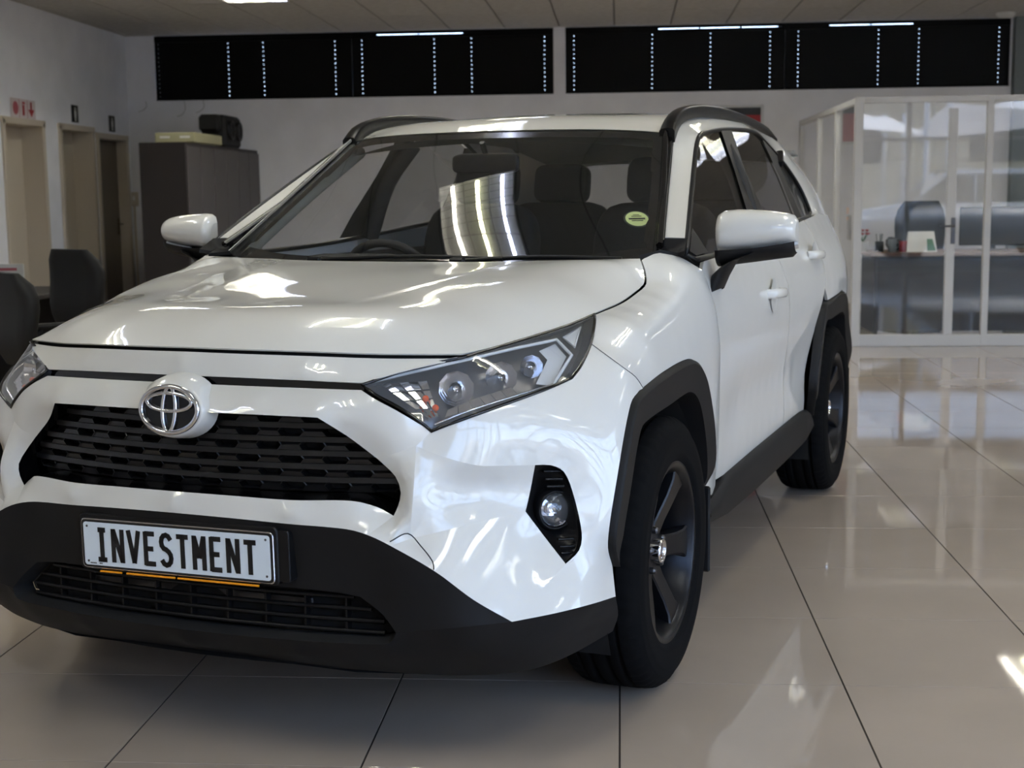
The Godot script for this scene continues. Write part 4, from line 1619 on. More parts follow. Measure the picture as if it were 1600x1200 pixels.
	for q in [[0.0, 0.0, 0.0765, 0.0525, 0.0062], [0.0, 0.017, 0.060, 0.0205, 0.0050], [0.0, 0.0, 0.0175, 0.0515, 0.0050]]:
		mb = MB.new()
		var path := []
		for i in 48:
			var w := TAU * i / 48.0
			path.append(e + tilt * Vector3(q[0] + cos(w) * q[2], q[1] + sin(w) * q[3], 0.005))
		mb.tube(path, q[4], 8, true)
		put(r, "emblem_ellipse", mb.mesh(), M.chrome)

func lower_bumper(c: Node3D) -> void:
	var bt := k("black_top")
	var bt2 := k("black_top2")
	var r := Node3D.new()
	r.name = "lower_bumper"
	c.add_child(r, true)
	var itop := pts([[0, 0.452, 0.912], [0.2, 0.450, 0.905], [0.38, 0.446, 0.888], [0.45, 0.437, 0.876]])
	var iside := pts([[0.45, 0.437, 0.876], [0.50, 0.400, 0.868], [0.535, 0.362, 0.872]])
	var ibot := pts([[0.535, 0.362, 0.872], [0.52, 0.338, 0.876], [0.40, 0.331, 0.893], [0.2, 0.327, 0.91], [0, 0.326, 0.916]])
	var crease := pts([[0.535, 0.362, 0.872], [0.68, 0.383, 0.846], [0.77, 0.382, 0.768]])
	var mb := MB.new()
	# band that carries the plate
	panel(mb, both(chain([cv(bt), cv(rev(crease)), cv(rev(iside)), cv(rev(itop))])), pts([[0, 0.55, 0.916], [0.3, 0.54, 0.905], [0.47, 0.52, 0.888], [0.55, 0.48, 0.880], [0.60, 0.44, 0.868], [0, 0.49, 0.912]]), Vector3(0, 0, 1), 0.03, true)
	# lower lip, running round to the wheels
	var bot := pts([[0, 0.245, 0.83], [0.25, 0.243, 0.826], [0.45, 0.240, 0.80], [0.62, 0.226, 0.725], [0.75, 0.231, 0.665], [0.82, 0.243, 0.58], [0.885, 0.262, 0.40]])
	var lip := both(chain([cv(rev(ibot)), cv(crease), cv(bt2), cv([bt2[3], Vector3(0.905, 0.31, 0.42), bot[6]]), cv(rev(bot))]))
	panel(mb, lip, pts([[0, 0.29, 0.900], [0.3, 0.29, 0.885], [0.5, 0.295, 0.85], [0.65, 0.30, 0.80], [0.76, 0.31, 0.735], [0.84, 0.32, 0.645], [0.885, 0.325, 0.54]]), Vector3(0, -0.1, 1), 0.03, true)
	put(r, "skirt", mb.mesh(), M.cladding)
	# raised skid bar under the lip
	mb = MB.new()
	var rows := [[], [], []]
	for x in [-0.47, -0.42, -0.3, -0.15, 0.0, 0.15, 0.3, 0.42, 0.47]:
		var z: float = 0.845 - 0.22 * x * x
		var t := 0.02 if absf(x) > 0.45 else 0.0
		rows[0].append(Vector3(x, 0.262 + t * 0.4, z - 0.012))
		rows[1].append(Vector3(x, 0.245, z + 0.005 - t))
		rows[2].append(Vector3(x, 0.228 + t, z - 0.05))
	mb.bands(rows, true)
	put(r, "skid_bar", mb.mesh(), M.satin)
	mb = MB.new()
	mb.face([Vector3(-0.8, 0.235, 0.58), Vector3(0.8, 0.235, 0.58), Vector3(0.62, 0.225, 0.72), Vector3(0.4, 0.235, 0.81), Vector3(-0.4, 0.235, 0.81), Vector3(-0.62, 0.225, 0.72)], Vector3(0, -1, 0))
	put(r, "undertray", mb.mesh(), M.dark)
	# lower intake: a recess with slats and uprights
	var lp := both(chain([cv(itop), cv(iside), cv(ibot)]))
	var dp := []
	for p in lp:
		dp.append(Vector3(p.x * 0.97, 0.39 + (p.y - 0.39) * 0.9, p.z - 0.055))
	mb = MB.new()
	mb.grid([lp, dp], true, true)
	panel(mb, shift(dp, Vector3(0, 0, -0.01)), [], Vector3(0, 0, 1), 0.05, true)
	put(r, "intake_recess", mb.mesh(), M.dark)
	for y in [0.427, 0.400, 0.373, 0.347]:
		mb = MB.new()
		var xm: float = 0.42 if y > 0.42 else (0.46 if y > 0.39 else 0.49)
		var p := []
		for i in 13:
			var x := lerpf(-xm, xm, i / 12.0)
			p.append(Vector3(x, y, 0.876 - 0.16 * x * x))
		mb.tube(p, 0.0055, 6)
		put(r, "intake_slat", mb.mesh(), M.satin)
	for x in [-0.4, -0.3, -0.2, -0.1, 0.0, 0.1, 0.2, 0.3, 0.4]:
		mb = MB.new()
		mb.box(Vector3(x, 0.388, 0.868 - 0.16 * x * x), Vector3(0.005, 0.085, 0.02))
		put(r, "intake_upright", mb.mesh(), M.satin)
	mb = MB.new()
	mb.box(Vector3(0, 0.40, 0.842), Vector3(0.62, 0.028, 0.01), 0.003)
	put(r, "radiator_bar", mb.mesh(), M.steel)

func stroke(mb: MB, path: Array, w: float, o: Vector3, s: Vector2, d := 0.0016) -> void:   # a thick polyline lying on the plate
	for i in path.size() - 1:
		var a := Vector2(path[i][0], path[i][1]) * s
		var b := Vector2(path[i + 1][0], path[i + 1][1]) * s
		var t := (b - a).normalized()
		var n := Vector2(-t.y, t.x) * w / 2.0
		var ext := t * (w * 0.22 if path.size() > 4 else 0.0)
		var q := PackedVector2Array([a - n - ext, b - n + ext, b + n + ext, a + n - ext])
		mb.extrude(q, o, Vector3.RIGHT, Vector3.UP, d, 0.0, false)

func plate(c: Node3D) -> void:
	var r := Node3D.new()
	r.name = "number_plate"
	c.add_child(r, true)
	r.position = Vector3(0.003, 0.52, 0.932)
	r.rotation = Vector3(0.0, 0.0, 0.012)
	var rr := func(w: float, h: float, rad: float) -> PackedVector2Array:
		var p := PackedVector2Array()
		for q in [[1, 1, 0], [-1, 1, 1], [-1, -1, 2], [1, -1, 3]]:
			for i in 5:
				var a: float = (q[2] + i / 4.0) * PI / 2.0
				p.append(Vector2(q[0] * (w / 2 - rad) + cos(a) * rad, q[1] * (h / 2 - rad) + sin(a) * rad))
		return p
	var mb := MB.new()
	mb.extrude(rr.call(0.545, 0.135, 0.012), Vector3(0.0, 0.003, -0.034), Vector3.RIGHT, Vector3.UP, 0.034, 0.003)
	put(r, "holder", mb.mesh(), M.satin)
	mb = MB.new()
	mb.extrude(rr.call(0.075, 0.118, 0.008), Vector3(0.262, 0.004, -0.034), Vector3.RIGHT, Vector3.UP, 0.030, 0.002)
	put(r, "bracket", mb.mesh(), M.satin)
	mb = MB.new()
	mb.extrude(rr.call(0.528, 0.120, 0.012), Vector3(0, 0, 0.0), Vector3.RIGHT, Vector3.UP, 0.004, 0.0015)
	put(r, "plate_rim", mb.mesh(), M.chrome)
	mb = MB.new()
	mb.extrude(rr.call(0.5225, 0.1145, 0.010), Vector3(0, 0, 0.0), Vector3.RIGHT, Vector3.UP, 0.0047)
	put(r, "black_border", mb.mesh(), M.ink)
	mb = MB.new()
	mb.extrude(rr.call(0.511, 0.1035, 0.007), Vector3(0, 0, 0.0), Vector3.RIGHT, Vector3.UP, 0.0054)
	put(r, "plate_face", mb.mesh(), M.plate)
	var L := {
		"I": [[[0.5, 0], [0.5, 1]], [[0.12, 0.055], [0.88, 0.055]], [[0.18, 0.945], [0.82, 0.945]]],
		"N": [[[0.12, 0], [0.12, 1]], [[0.88, 0], [0.88, 1]], [[0.14, 0.98], [0.86, 0.02]]],
		"V": [[[0.06, 1], [0.5, 0.03]], [[0.94, 1], [0.5, 0.03]]],
		"E": [[[0.14, 0], [0.14, 1]], [[0.1, 0.945], [0.9, 0.945]], [[0.1, 0.5], [0.78, 0.5]], [[0.1, 0.055], [0.95, 0.055]]],
		"T": [[[0.5, 0], [0.5, 1]], [[0.02, 0.93], [0.98, 0.93]]],
		"M": [[[0.1, 0], [0.1, 1]], [[0.9, 0], [0.9, 1]], [[0.12, 0.97], [0.5, 0.35]], [[0.88, 0.97], [0.5, 0.35]]],
		"S": [[]],
	}
	for i in 17:   # the S is one bent stroke
		var t := i / 16.0
		var w := lerpf(0.15, 1.5, minf(t * 2.0, 1.0)) * PI if t <= 0.5 else lerpf(0.5, -0.85, (t - 0.5) * 2.0) * PI
		var cy := 0.73 if t <= 0.5 else 0.27
		L.S[0].append([0.5 + cos(w) * 0.40, cy + sin(w) * (0.215 if t <= 0.5 else 0.215)])
	var text := "INVESTMENT"
	var wl := 0.0325
	var hl := 0.080
	var x := -0.2195
	for ch in text:
		var lm := MB.new()
		for p in L[ch]:
			stroke(lm, p, 0.0116, Vector3(x, -hl / 2 - 0.001, 0.0052), Vector2(wl, hl))
		put(r, "letter", lm.mesh(), M.ink)
		x += 0.0452
	for q in [[-0.245, 0.042], [0.245, 0.042], [-0.245, -0.042], [0.245, -0.042]]:
		mb = MB.new()
		mb.lathe([Vector2(0.0, 0.0015), Vector2(0.0026, 0.001), Vector2(0.003, 0.0)], Vector3(q[0], q[1], 0.0054), Vector3(0, 0, 1), 10)
		put(r, "screw", mb.mesh(), M.steel)
	mb = MB.new()
	for i in 6:
		mb.box(Vector3(-0.238 + i * 0.0045 + (0.008 if i > 3 else 0.0), -0.0465, 0.0056), Vector3(0.003, 0.003, 0.0006))
	put(r, "maker_print", mb.mesh(), M.ink)
	for s in [[-0.215, -0.155], [-0.140, -0.005], [0.003, 0.220]]:
		mb = MB.new()
		mb.tube([Vector3(s[0], -0.0665, 0.002), Vector3(s[1], -0.0665, 0.002)], 0.0026, 6)
		put(r, "amber_strip", mb.mesh(), M.amber)

func wheels(c: Node3D) -> void:
	var R := 0.3668
	var ty := MB.new()
	# tyre: section from the inner bead over the tread to the outer bead; every fourth step of the shoulders is cut as a groove
	var prof := [[0.236, -0.10, 0], [0.248, -0.112, 0], [0.29, -0.119, 0], [0.333, -0.113, 0], [0.352, -0.101, 1], [0.362, -0.086, 1], [0.3655, -0.066, 1], [0.3655, -0.062, 0], [0.357, -0.060, 0], [0.357, -0.053, 0], [0.3665, -0.051, 0], [0.3668, -0.028, 0], [0.358, -0.026, 0], [0.358, -0.017, 0], [0.3668, -0.015, 0], [0.3668, 0.015, 0], [0.358, 0.017, 0], [0.358, 0.026, 0], [0.3668, 0.028, 0], [0.3665, 0.051, 0], [0.357, 0.053, 0], [0.357, 0.060, 0], [0.3655, 0.062, 0], [0.3655, 0.066, 1], [0.362, 0.086, 1], [0.352, 0.101, 1], [0.340, 0.108, 0], [0.331, 0.1135, 0], [0.329, 0.1155, 0], [0.31, 0.1185, 0], [0.307, 0.120, 0], [0.29, 0.119, 0], [0.268, 0.1165, 0], [0.2625, 0.1185, 0], [0.250, 0.113, 0], [0.238, 0.10, 0]]
	var seg := 232
	var rows := []
	for q in prof:
		var row := []
		for i in seg:
			var w := TAU * i / seg
			var r: float = q[0]
			if q[2] == 1 and i % 4 == 0:
				r -= 0.0045
			row.append(Vector3(q[1], sin(w) * r, cos(w) * r))
		rows.append(row)
	ty.grid(rows, false, true)
	var rim := MB.new()
	rim.lathe([Vector2(0.225, -0.098), Vector2(0.238, -0.098), Vector2(0.23, -0.085), Vector2(0.20, -0.06), Vector2(0.205, 0.02), Vector2(0.222, 0.07), Vector2(0.228, 0.090), Vector2(0.236, 0.098), Vector2(0.245, 0.104), Vector2(0.2455, 0.107), Vector2(0.236, 0.1075), Vector2(0.228, 0.103), Vector2(0.221, 0.090), Vector2(0.212, 0.066), Vector2(0.2, 0.03), Vector2(0.19, -0.05)], Vector3.ZERO, Vector3(1, 0, 0), 64)
	var spoke := MB.new()
	var srows := []
	for q in [[0.03, 0.036, 0.052, 0.012], [0.065, 0.033, 0.054, 0.012], [0.10, 0.030, 0.062, 0.016], [0.15, 0.031, 0.076, 0.034], [0.195, 0.036, 0.086, 0.05], [0.222, 0.050, 0.090, 0.06]]:
		srows.append([Vector3(q[3], q[0], -q[1]), Vector3(q[2] - 0.004, q[0], -q[1]), Vector3(q[2], q[0], -q[1] + 0.005), Vector3(q[2], q[0], q[1] - 0.005), Vector3(q[2] - 0.004, q[0], q[1]), Vector3(q[3], q[0], q[1])])
	for i in 5:
		var col := []
		for s in srows:
			col.append([s[i], s[i + 1]])
		spoke.grid(col, true)
	var hub := MB.new()
	hub.lathe([Vector2(0.082, 0.0), Vector2(0.080, 0.040), Vector2(0.072, 0.048), Vector2(0.034, 0.050), Vector2(0.0, 0.050)], Vector3.ZERO, Vector3(1, 0, 0), 32, false, true)
	var cap := MB.new()
	cap.lathe([Vector2(0.034, 0.045), Vector2(0.034, 0.076), Vector2(0.031, 0.082), Vector2(0.027, 0.080), Vector2(0.024, 0.074)], Vector3.ZERO, Vector3(1, 0, 0), 28)
	var capd := MB.new()
	capd.lathe([Vector2(0.025, 0.074), Vector2(0.012, 0.0755), Vector2(0.0, 0.076)], Vector3.ZERO, Vector3(1, 0, 0), 24)
	var nut := MB.new()
	nut.lathe([Vector2(0.010, 0.045), Vector2(0.010, 0.064), Vector2(0.007, 0.070), Vector2(0.0, 0.071)], Vector3.ZERO, Vector3(1, 0, 0), 8, false, true)
	var disc := MB.new()
	disc.lathe([Vector2(0.075, -0.01), Vector2(0.15, -0.01), Vector2(0.15, -0.032), Vector2(0.075, -0.032)], Vector3.ZERO, Vector3(1, 0, 0), 36, false, true)
	var cal := MB.new()
	cal.box(Vector3(-0.02, 0.06, -0.125), Vector3(0.07, 0.15, 0.06), 0.012)
	var drum := MB.new()
	drum.lathe([Vector2(0.0, -0.05), Vector2(0.2, -0.05)], Vector3.ZERO, Vector3(1, 0, 0), 32)
	var back := drum.mesh()
	var rivet := MB.new()
	for i in 9:
		rivet.lathe([Vector2(0.003, 0.0), Vector2(0.0015, 0.0015), Vector2(0.0, 0.0015)], Vector3(lerpf(0.064, 0.084, i / 8.0), lerpf(0.10, 0.185, i / 8.0), 0.006 * (1 if i % 2 else -1)), Vector3(1, 0, 0), 6)
	var m := {"ty": ty.mesh(), "rim": rim.mesh(), "spoke": spoke.mesh(), "hub": hub.mesh(), "cap": cap.mesh(), "capd": capd.mesh(), "nut": nut.mesh(), "disc": disc.mesh(), "cal": cal.mesh(), "riv": rivet.mesh()}
	for z in [0.0, -2.69]:
		for s in [1.0, -1.0]:
			var w := Node3D.new()
			w.name = "wheel"
			c.add_child(w, true)
			w.position = Vector3(0.817 * s, R, z)
			w.rotation.y = 0.0 if s > 0 else PI
			put(w, "tyre", m.ty, M.tyre)
			put(w, "rim", m.rim, M.rim)
			var start := 0.42 if z == 0.0 else 0.15
			for i in 6:
				var b := Basis(Vector3.RIGHT, start + TAU * i / 6.0)
				put(w, "spoke", m.spoke, M.rim, Vector3.ZERO, b)
				if i < 5:
					put(w, "wheel_nut", m.nut, M.steel, Basis(Vector3.RIGHT, 0.1 + TAU * i / 5.0) * Vector3(0, 0.057, 0))
			put(w, "rivet_row", m.riv, M.steel, Vector3.ZERO, Basis(Vector3.RIGHT, start))
			put(w, "hub", m.hub, M.rim)
			put(w, "centre_cap", m.cap, M.chrome)
			put(w, "cap_disc", m.capd, M.bronze)
			put(w, "brake_disc", m.disc, M.steel)
			put(w, "brake_caliper", m.cal, M.dark)
			put(w, "back_plate", back, M.dark)

func mirrors(c: Node3D) -> void:
	var roots := []
	for s in 2:
		var r := Node3D.new()
		r.name = "door_mirror"
		c.add_child(r, true)
		roots.append(r)
	# shell: rounded sections from the inner to the outer end
	var mb := MB.new()
	var low := MB.new()
	var rows := []
	var lows := []
	for q in [[0.893, 0.5, 0.0], [0.898, 0.80, 0.004], [0.915, 0.95, 0.008], [0.95, 1.0, 0.010], [1.0, 1.0, 0.009], [1.05, 0.99, 0.004], [1.09, 0.95, -0.004], [1.112, 0.86, -0.012], [1.123, 0.62, -0.02]]:
		var row := []
		var lrow := []
		var t: float = (q[0] - 0.893) / 0.229
		var yt: float = 1.205 + 0.066 * q[1] - 0.012 * t * t
		var yb: float = lerpf(1.147, 1.178, t * t * 0.8)
		var zc := -0.625 - 0.05 * t
		var dep: float = 0.085 * q[1]
		for i in 15:
			var w := PI * i / 14.0   # from the back edge over the front to the lower edge
			var yy := lerpf(yb, yt, 0.5 + 0.5 * cos(w) ) if i < 15 else yb
			var zz := zc + dep * pow(sin(w), 0.75)
			row.append(Vector3(q[0], yy, zz))
		rows.append(row)
		var y0 := lerpf(1.098, 1.128, t) + (0.012 if q[1] < 0.7 else 0.0)
		for i in 8:
			var w := PI / 2.0 * i / 7.0
			lrow.append(Vector3(q[0] - 0.004 * q[1], lerpf(yb + 0.003, y0, sin(w)), zc + dep * 0.97 * cos(w) * (1.0 if i < 7 else 0.0)))
		lows.append(lrow)
	mb.grid(rows, true)
	mb.face(rev(rows[0]), Vector3(-1, 0, 0))
	mb.face(rows[8], Vector3(1, 0, 0))
	var shell := sides(roots, "mirror_shell", mb, M.paint)
	low.grid(lows, true)
	# stalk down to the door
	var srows := []
	for q in [[0.985, 1.132, -0.61, 0.06, 0.034], [0.945, 1.118, -0.605, 0.06, 0.040], [0.914, 1.09, -0.60, 0.058, 0.034], [0.900, 1.06, -0.60, 0.062, 0.03], [0.890, 1.025, -0.60, 0.066, 0.022]]:
		var row := []
		for i in 14:
			var w := TAU * i / 14.0
			row.append(Vector3(q[0] + cos(w) * q[4], q[1] + cos(w) * 0.5 * q[4], q[2] + sin(w) * q[3]))
		srows.append(row)
	low.grid(srows, true, true)
	sides(roots, "mirror_foot", low, M.cladding)
	mb = MB.new()
	var tr := []
	for row in rows.slice(4, 9):
		tr.append(row[13] + Vector3(0.001, -0.004, 0.006))
	mb.tube(cv(tr, 0.02), 0.0055, 6)
	sides(roots, "repeater_lamp", mb, M.lamp_white)
	mb = MB.new()
	var gl := []
	for row in rows:
		gl.append([Vector3(row[0].x, row[0].y - 0.006, row[0].z - 0.002), Vector3(row[14].x, row[14].y - 0.02, row[14].z - 0.002)])
	mb.grid(gl, true)
	sides(roots, "mirror_glass", mb, M.chrome)

func rails(c: Node3D) -> void:
	var mb := MB.new()
	var path := cv(pts([[0.604, 1.528, -1.068], [0.602, 1.566, -1.12], [0.60, 1.598, -1.225], [0.598, 1.619, -1.38], [0.597, 1.632, -1.6], [0.596, 1.636, -1.85], [0.596, 1.630, -2.15], [0.597, 1.614, -2.45], [0.600, 1.592, -2.66], [0.604, 1.556, -2.78]]), 0.05)
	var rows := []
	for i in path.size():
		var p: Vector3 = path[i]
		var t: float = float(i) / (path.size() - 1)
		var w := 0.019 + 0.008 * pow(absf(t * 2 - 1), 6)
		var under := lerpf(0.034, 0.05, smoothstep(0.12, 0.0, t))
		var row := []
		for q in [[-1, -1], [-1.0, 0.0], [-0.75, 0.45], [0, 0.62], [0.75, 0.45], [1, 0.0], [1, -1]]:
			row.append(p + Vector3(q[0] * w, (q[1] * 0.018 if q[1] >= 0 else -under), 0))
		rows.append(row)
	mb.grid(rows, true, true)
	mb.face(rows[0], Vector3(0, 0, 1))
	pair_of(c, "roof_rail", mb, M.rail)

func cabin(c: Node3D) -> void:
	var mb := MB.new()
	# dashboard
	var rows := []
	for x in [-0.74, -0.5, -0.25, 0.0, 0.25, 0.5, 0.74]:
		rows.append([Vector3(x, 1.075, -0.36 - 0.15 * x * x), Vector3(x, 1.10, -0.52), Vector3(x, 1.10 + (0.03 if absf(x + 0.37) < 0.2 else 0.0), -0.68), Vector3(x, 1.07, -0.80), Vector3(x, 0.95, -0.84), Vector3(x, 0.70, -0.78)])
	mb.grid(rows, true)
	mb.box(Vector3(0, 0.75, -0.46), Vector3(1.5, 0.6, 0.06))
	put(c, "dashboard", mb.mesh(), M.cabin)
	# steering wheel on the right of the car
	var sw := Node3D.new()
	sw.name = "steering_wheel"
	c.add_child(sw, true)
	sw.position = Vector3(-0.37, 1.0, -0.93)
	sw.rotation = Vector3(0.45, 0, 0)
	mb = MB.new()
	var ring := []
	for i in 40:
		ring.append(Vector3(cos(TAU * i / 40.0), sin(TAU * i / 40.0), 0) * 0.178)
	mb.tube(ring, 0.016, 8, true)
	put(sw, "wheel_ring", mb.mesh(), M.cabin)
	mb = MB.new()
	mb.lathe([Vector2(0.075, 0.0), Vector2(0.06, -0.03), Vector2(0, -0.035)], Vector3.ZERO, Vector3(0, 0, 1), 20, true)
	mb.box(Vector3(0, 0, 0), Vector3(0.33, 0.04, 0.02), 0.006)
	mb.box(Vector3(0, -0.09, 0), Vector3(0.05, 0.16, 0.02), 0.006)
	put(sw, "wheel_boss", mb.mesh(), M.cabin)
	# seats
	for s in [[-0.37, -1.62, 0.5], [0.37, -1.62, 0.5], [-0.37, -2.52, 0.56], [0.37, -2.52, 0.56]]:
		var r := Node3D.new()
		r.name = "seat"
		c.add_child(r, true)
		r.position = Vector3(s[0], 0, s[1])
		mb = MB.new()
		mb.pad(Vector3(0, 0.66, 0.24), Vector3(s[2], 0.18, 0.52))
		put(r, "cushion", mb.mesh(), M.seat)
		mb = MB.new()
		mb.pad(Vector3(0, 0.98, -0.09), Vector3(s[2], 0.62, 0.15), Basis(Vector3.RIGHT, -0.25))
		put(r, "backrest", mb.mesh(), M.seat)
		mb = MB.new()
		mb.pad(Vector3(0, 1.37, -0.20), Vector3(0.27, 0.18, 0.11), Basis(Vector3.RIGHT, -0.2))
		mb.tube([Vector3(-0.06, 1.22, -0.16), Vector3(-0.06, 1.32, -0.19)], 0.006, 6)
		mb.tube([Vector3(0.06, 1.22, -0.16), Vector3(0.06, 1.32, -0.19)], 0.006, 6)
		put(r, "headrest", mb.mesh(), M.seat)
	# inner mirror
	mb = MB.new()
	mb.pad(Vector3(0, 1.43, -0.93), Vector3(0.25, 0.07, 0.035))
	mb.tube([Vector3(0, 1.46, -0.93), Vector3(0, 1.50, -0.90)], 0.01, 6)
	put(c, "inner_mirror", mb.mesh(), M.satin)
	# licence disc on the glass
	mb = MB.new()
	var nrm := Vector3(0.28, 0.80, 0.53).normalized()
	var o := Vector3(0.632, 1.243, -0.632)
	mb.lathe([Vector2(0.042, 0.0), Vector2(0.0, 0.0)], o, nrm, 28)
	var disc := put(c, "licence_disc", mb.mesh(), M.disc_edge)
	mb = MB.new()
	mb.lathe([Vector2(0.036, 0.001), Vector2(0.0, 0.001)], o, nrm, 28)
	put(disc, "disc_paper", mb.mesh(), M.disc_paper)
	mb = MB.new()
	var e1 := nrm.cross(Vector3(0, 1, 0)).normalized() * -1.0
	var e2 := nrm.cross(e1)
	for q in [[0.0, 0.0, 0.026, 0.004], [0.0, -0.010, 0.018, 0.002], [0.0, 0.012, 0.016, 0.002], [0.0, 0.019, 0.010, 0.0015]]:
		mb.face([o + nrm * 0.0016 + e1 * -q[2] + e2 * (q[1] - q[3]), o + nrm * 0.0016 + e1 * q[2] + e2 * (q[1] - q[3]), o + nrm * 0.0016 + e1 * q[2] + e2 * (q[1] + q[3]), o + nrm * 0.0016 + e1 * -q[2] + e2 * (q[1] + q[3])], nrm)
	put(disc, "disc_print", mb.mesh(), M.ink)
	# linings
	mb = MB.new()
	rows = []
	for z in [-1.06, -1.4, -2.0, -2.6, -3.2]:
		var row := []
		for i in 9:
			var x := lerpf(-0.59, 0.59, i / 8.0)
			var t: float = lut([[-3.2, 1.49], [-2.6, 1.575], [-2.0, 1.585], [-1.4, 1.555], [-1.06, 1.505]], z)
			row.append(Vector3(x, t - 0.10 * x * x, z))
		rows.append(row)
	mb.grid(rows, true)
	put(c, "headlining", mb.mesh(), M.lining)
	mb = MB.new()
	mb.tube(cv(pts([[0.735, 1.13, -0.53], [0.665, 1.33, -0.86], [0.60, 1.49, -1.14]]), 0.08), 0.028, 8)
	pair_of(c, "pillar_lining", mb, M.lining)
	mb = MB.new()
	mb.tube(cv(pts([[0.80, 1.15, -1.58], [0.72, 1.38, -1.60], [0.63, 1.53, -1.66]]), 0.08), 0.035, 8)
	pair_of(c, "post_lining", mb, M.cabin)
	mb = MB.new()
	mb.box(Vector3(0.83, 0.76, -1.45), Vector3(0.03, 0.68, 1.85), 0.01)
	mb.box(Vector3(0.78, 0.86, -1.45), Vector3(0.07, 0.06, 1.5), 0.02)
	mb.box(Vector3(0.66, 0.80, -2.95), Vector3(0.1, 0.7, 0.9), 0.02)
	pair_of(c, "door_lining", mb, M.cabin)
	mb = MB.new()
	mb.box(Vector3(0, 0.45, -1.9), Vector3(1.66, 0.05, 2.9), 0.01)
	mb.box(Vector3(0, 0.62, -1.2), Vector3(0.24, 0.34, 1.0), 0.03)
	put(c, "cabin_floor", mb.mesh(), M.cabin)

func tail(c: Node3D) -> void:
	var mb := MB.new()
	# tailgate round the rear screen
	var rw := pts([[0, 1.47, -3.40], [0.5, 1.46, -3.35], [0.56, 1.40, -3.38], [0.60, 1.17, -3.52], [0.5, 1.14, -3.55], [0, 1.13, -3.57]])
	var outer := pts([[0, 1.545, -3.42], [0.4, 1.535, -3.36], [0.60, 1.50, -3.22], [0.68, 1.36, -3.33], [0.735, 1.24, -3.40]]) + [sp(1.16, -3.42), sp(1.05, -3.5), sp(0.85, -3.52)]
	panel(mb, chain([cv(outer.slice(0, 3), 0.05), cv(outer.slice(2), 0.05), cv([sp(0.85, -3.52), Vector3(0.6, 0.84, -3.62), Vector3(0, 0.83, -3.66)], 0.05), cv([Vector3(0, 0.83, -3.66), Vector3(0, 1.0, -3.63), rw[5]], 0.05), cv(rev(rw.slice(3)), 0.05), cv(rev(rw.slice(0, 4)), 0.05), [outer[0]]]), [Vector3(0.5, 1.0, -3.60), Vector3(0.3, 0.95, -3.63)], Vector3(0.25, 0.1, -1), 0.06)
	put(c, "tailgate", mb.mesh(), M.paint)
	put(c, "tailgate", mb.mesh(true), M.paint)
	mb = MB.new()
	panel(mb, both(chain([cv(rw.slice(0, 4), 0.05), cv(rw.slice(3), 0.05)])), [], Vector3(0, 0.4, -1), 0.08, true)
	put(c, "rear_screen", mb.mesh(), M.side_glass)
	mb = MB.new()
	panel(mb, both(chain([cv([Vector3(0, 0.83, -3.66), Vector3(0.6, 0.84, -3.62), sp(0.85, -3.52)], 0.05), cv([sp(0.85, -3.52), sp(0.6, -3.45), Vector3(0.72, 0.40, -3.35)], 0.05), cv([Vector3(0.72, 0.40, -3.35), Vector3(0.4, 0.36, -3.5), Vector3(0, 0.36, -3.55)], 0.05)])), [Vector3(0, 0.6, -3.68), Vector3(0.5, 0.6, -3.63)], Vector3(0, 0, -1), 0.08, true)
	put(c, "rear_bumper", mb.mesh(), M.cladding)
	mb = MB.new()
	panel(mb, cv([sp(1.06, -3.30), sp(1.06, -3.485), sp(0.98, -3.5), sp(0.96, -3.36), sp(1.06, -3.30)], 0.04).slice(0, -1), [], Vector3(1, 0, -0.3), 0.04, false, 0.0, 0.008)
	pair_of(c, "tail_lamp", mb, M.red)
	# spoiler over the rear screen
	mb = MB.new()
	var rows := []
	for x in [-0.58, -0.4, -0.2, 0.0, 0.2, 0.4, 0.58]:
		var z: float = -3.32 - 0.1 * (1 - x * x)
		rows.append([Vector3(x, 1.535 - 0.06 * x * x, z + 0.05), Vector3(x, 1.55 - 0.08 * x * x, z - 0.06), Vector3(x, 1.525 - 0.08 * x * x, z - 0.17), Vector3(x, 1.50 - 0.07 * x * x, z - 0.02)])
	mb.grid(rows, true)
	put(c, "spoiler", mb.mesh(), M.paint)
	# black wind deflector ends seen beside the rear pillar
	mb = MB.new()
	mb.box(Vector3(0.700, 1.462, -2.50), Vector3(0.03, 0.035, 0.10), 0.006, Basis(Vector3.UP, 0.2) * Basis(Vector3.RIGHT, 0.5))
	pair_of(c, "pillar_clip", mb, M.satin)

# ---------------------------------------------------------------- furniture and small things
func cupboard(at: Vector3, label: String) -> void:
	var t := thing("cupboard", label, "cupboard", at, 0.0, "dark steel cupboards in a row")
	bx(t, "body", Vector3(-0.225, 0.93, 0), Vector3(0.45, 1.86, 0.895), M.cup_side, 0.004)
	for s in [-1.0, 1.0]:
		var d := bx(t, "door", Vector3(0.008, 0.925, s * 0.2235), Vector3(0.018, 1.80, 0.435), M.cup_door, 0.004)
		bx(d, "handle", Vector3(0.012, 0.0, -s * 0.18), Vector3(0.012, 0.12, 0.02), M.steel, 0.003)

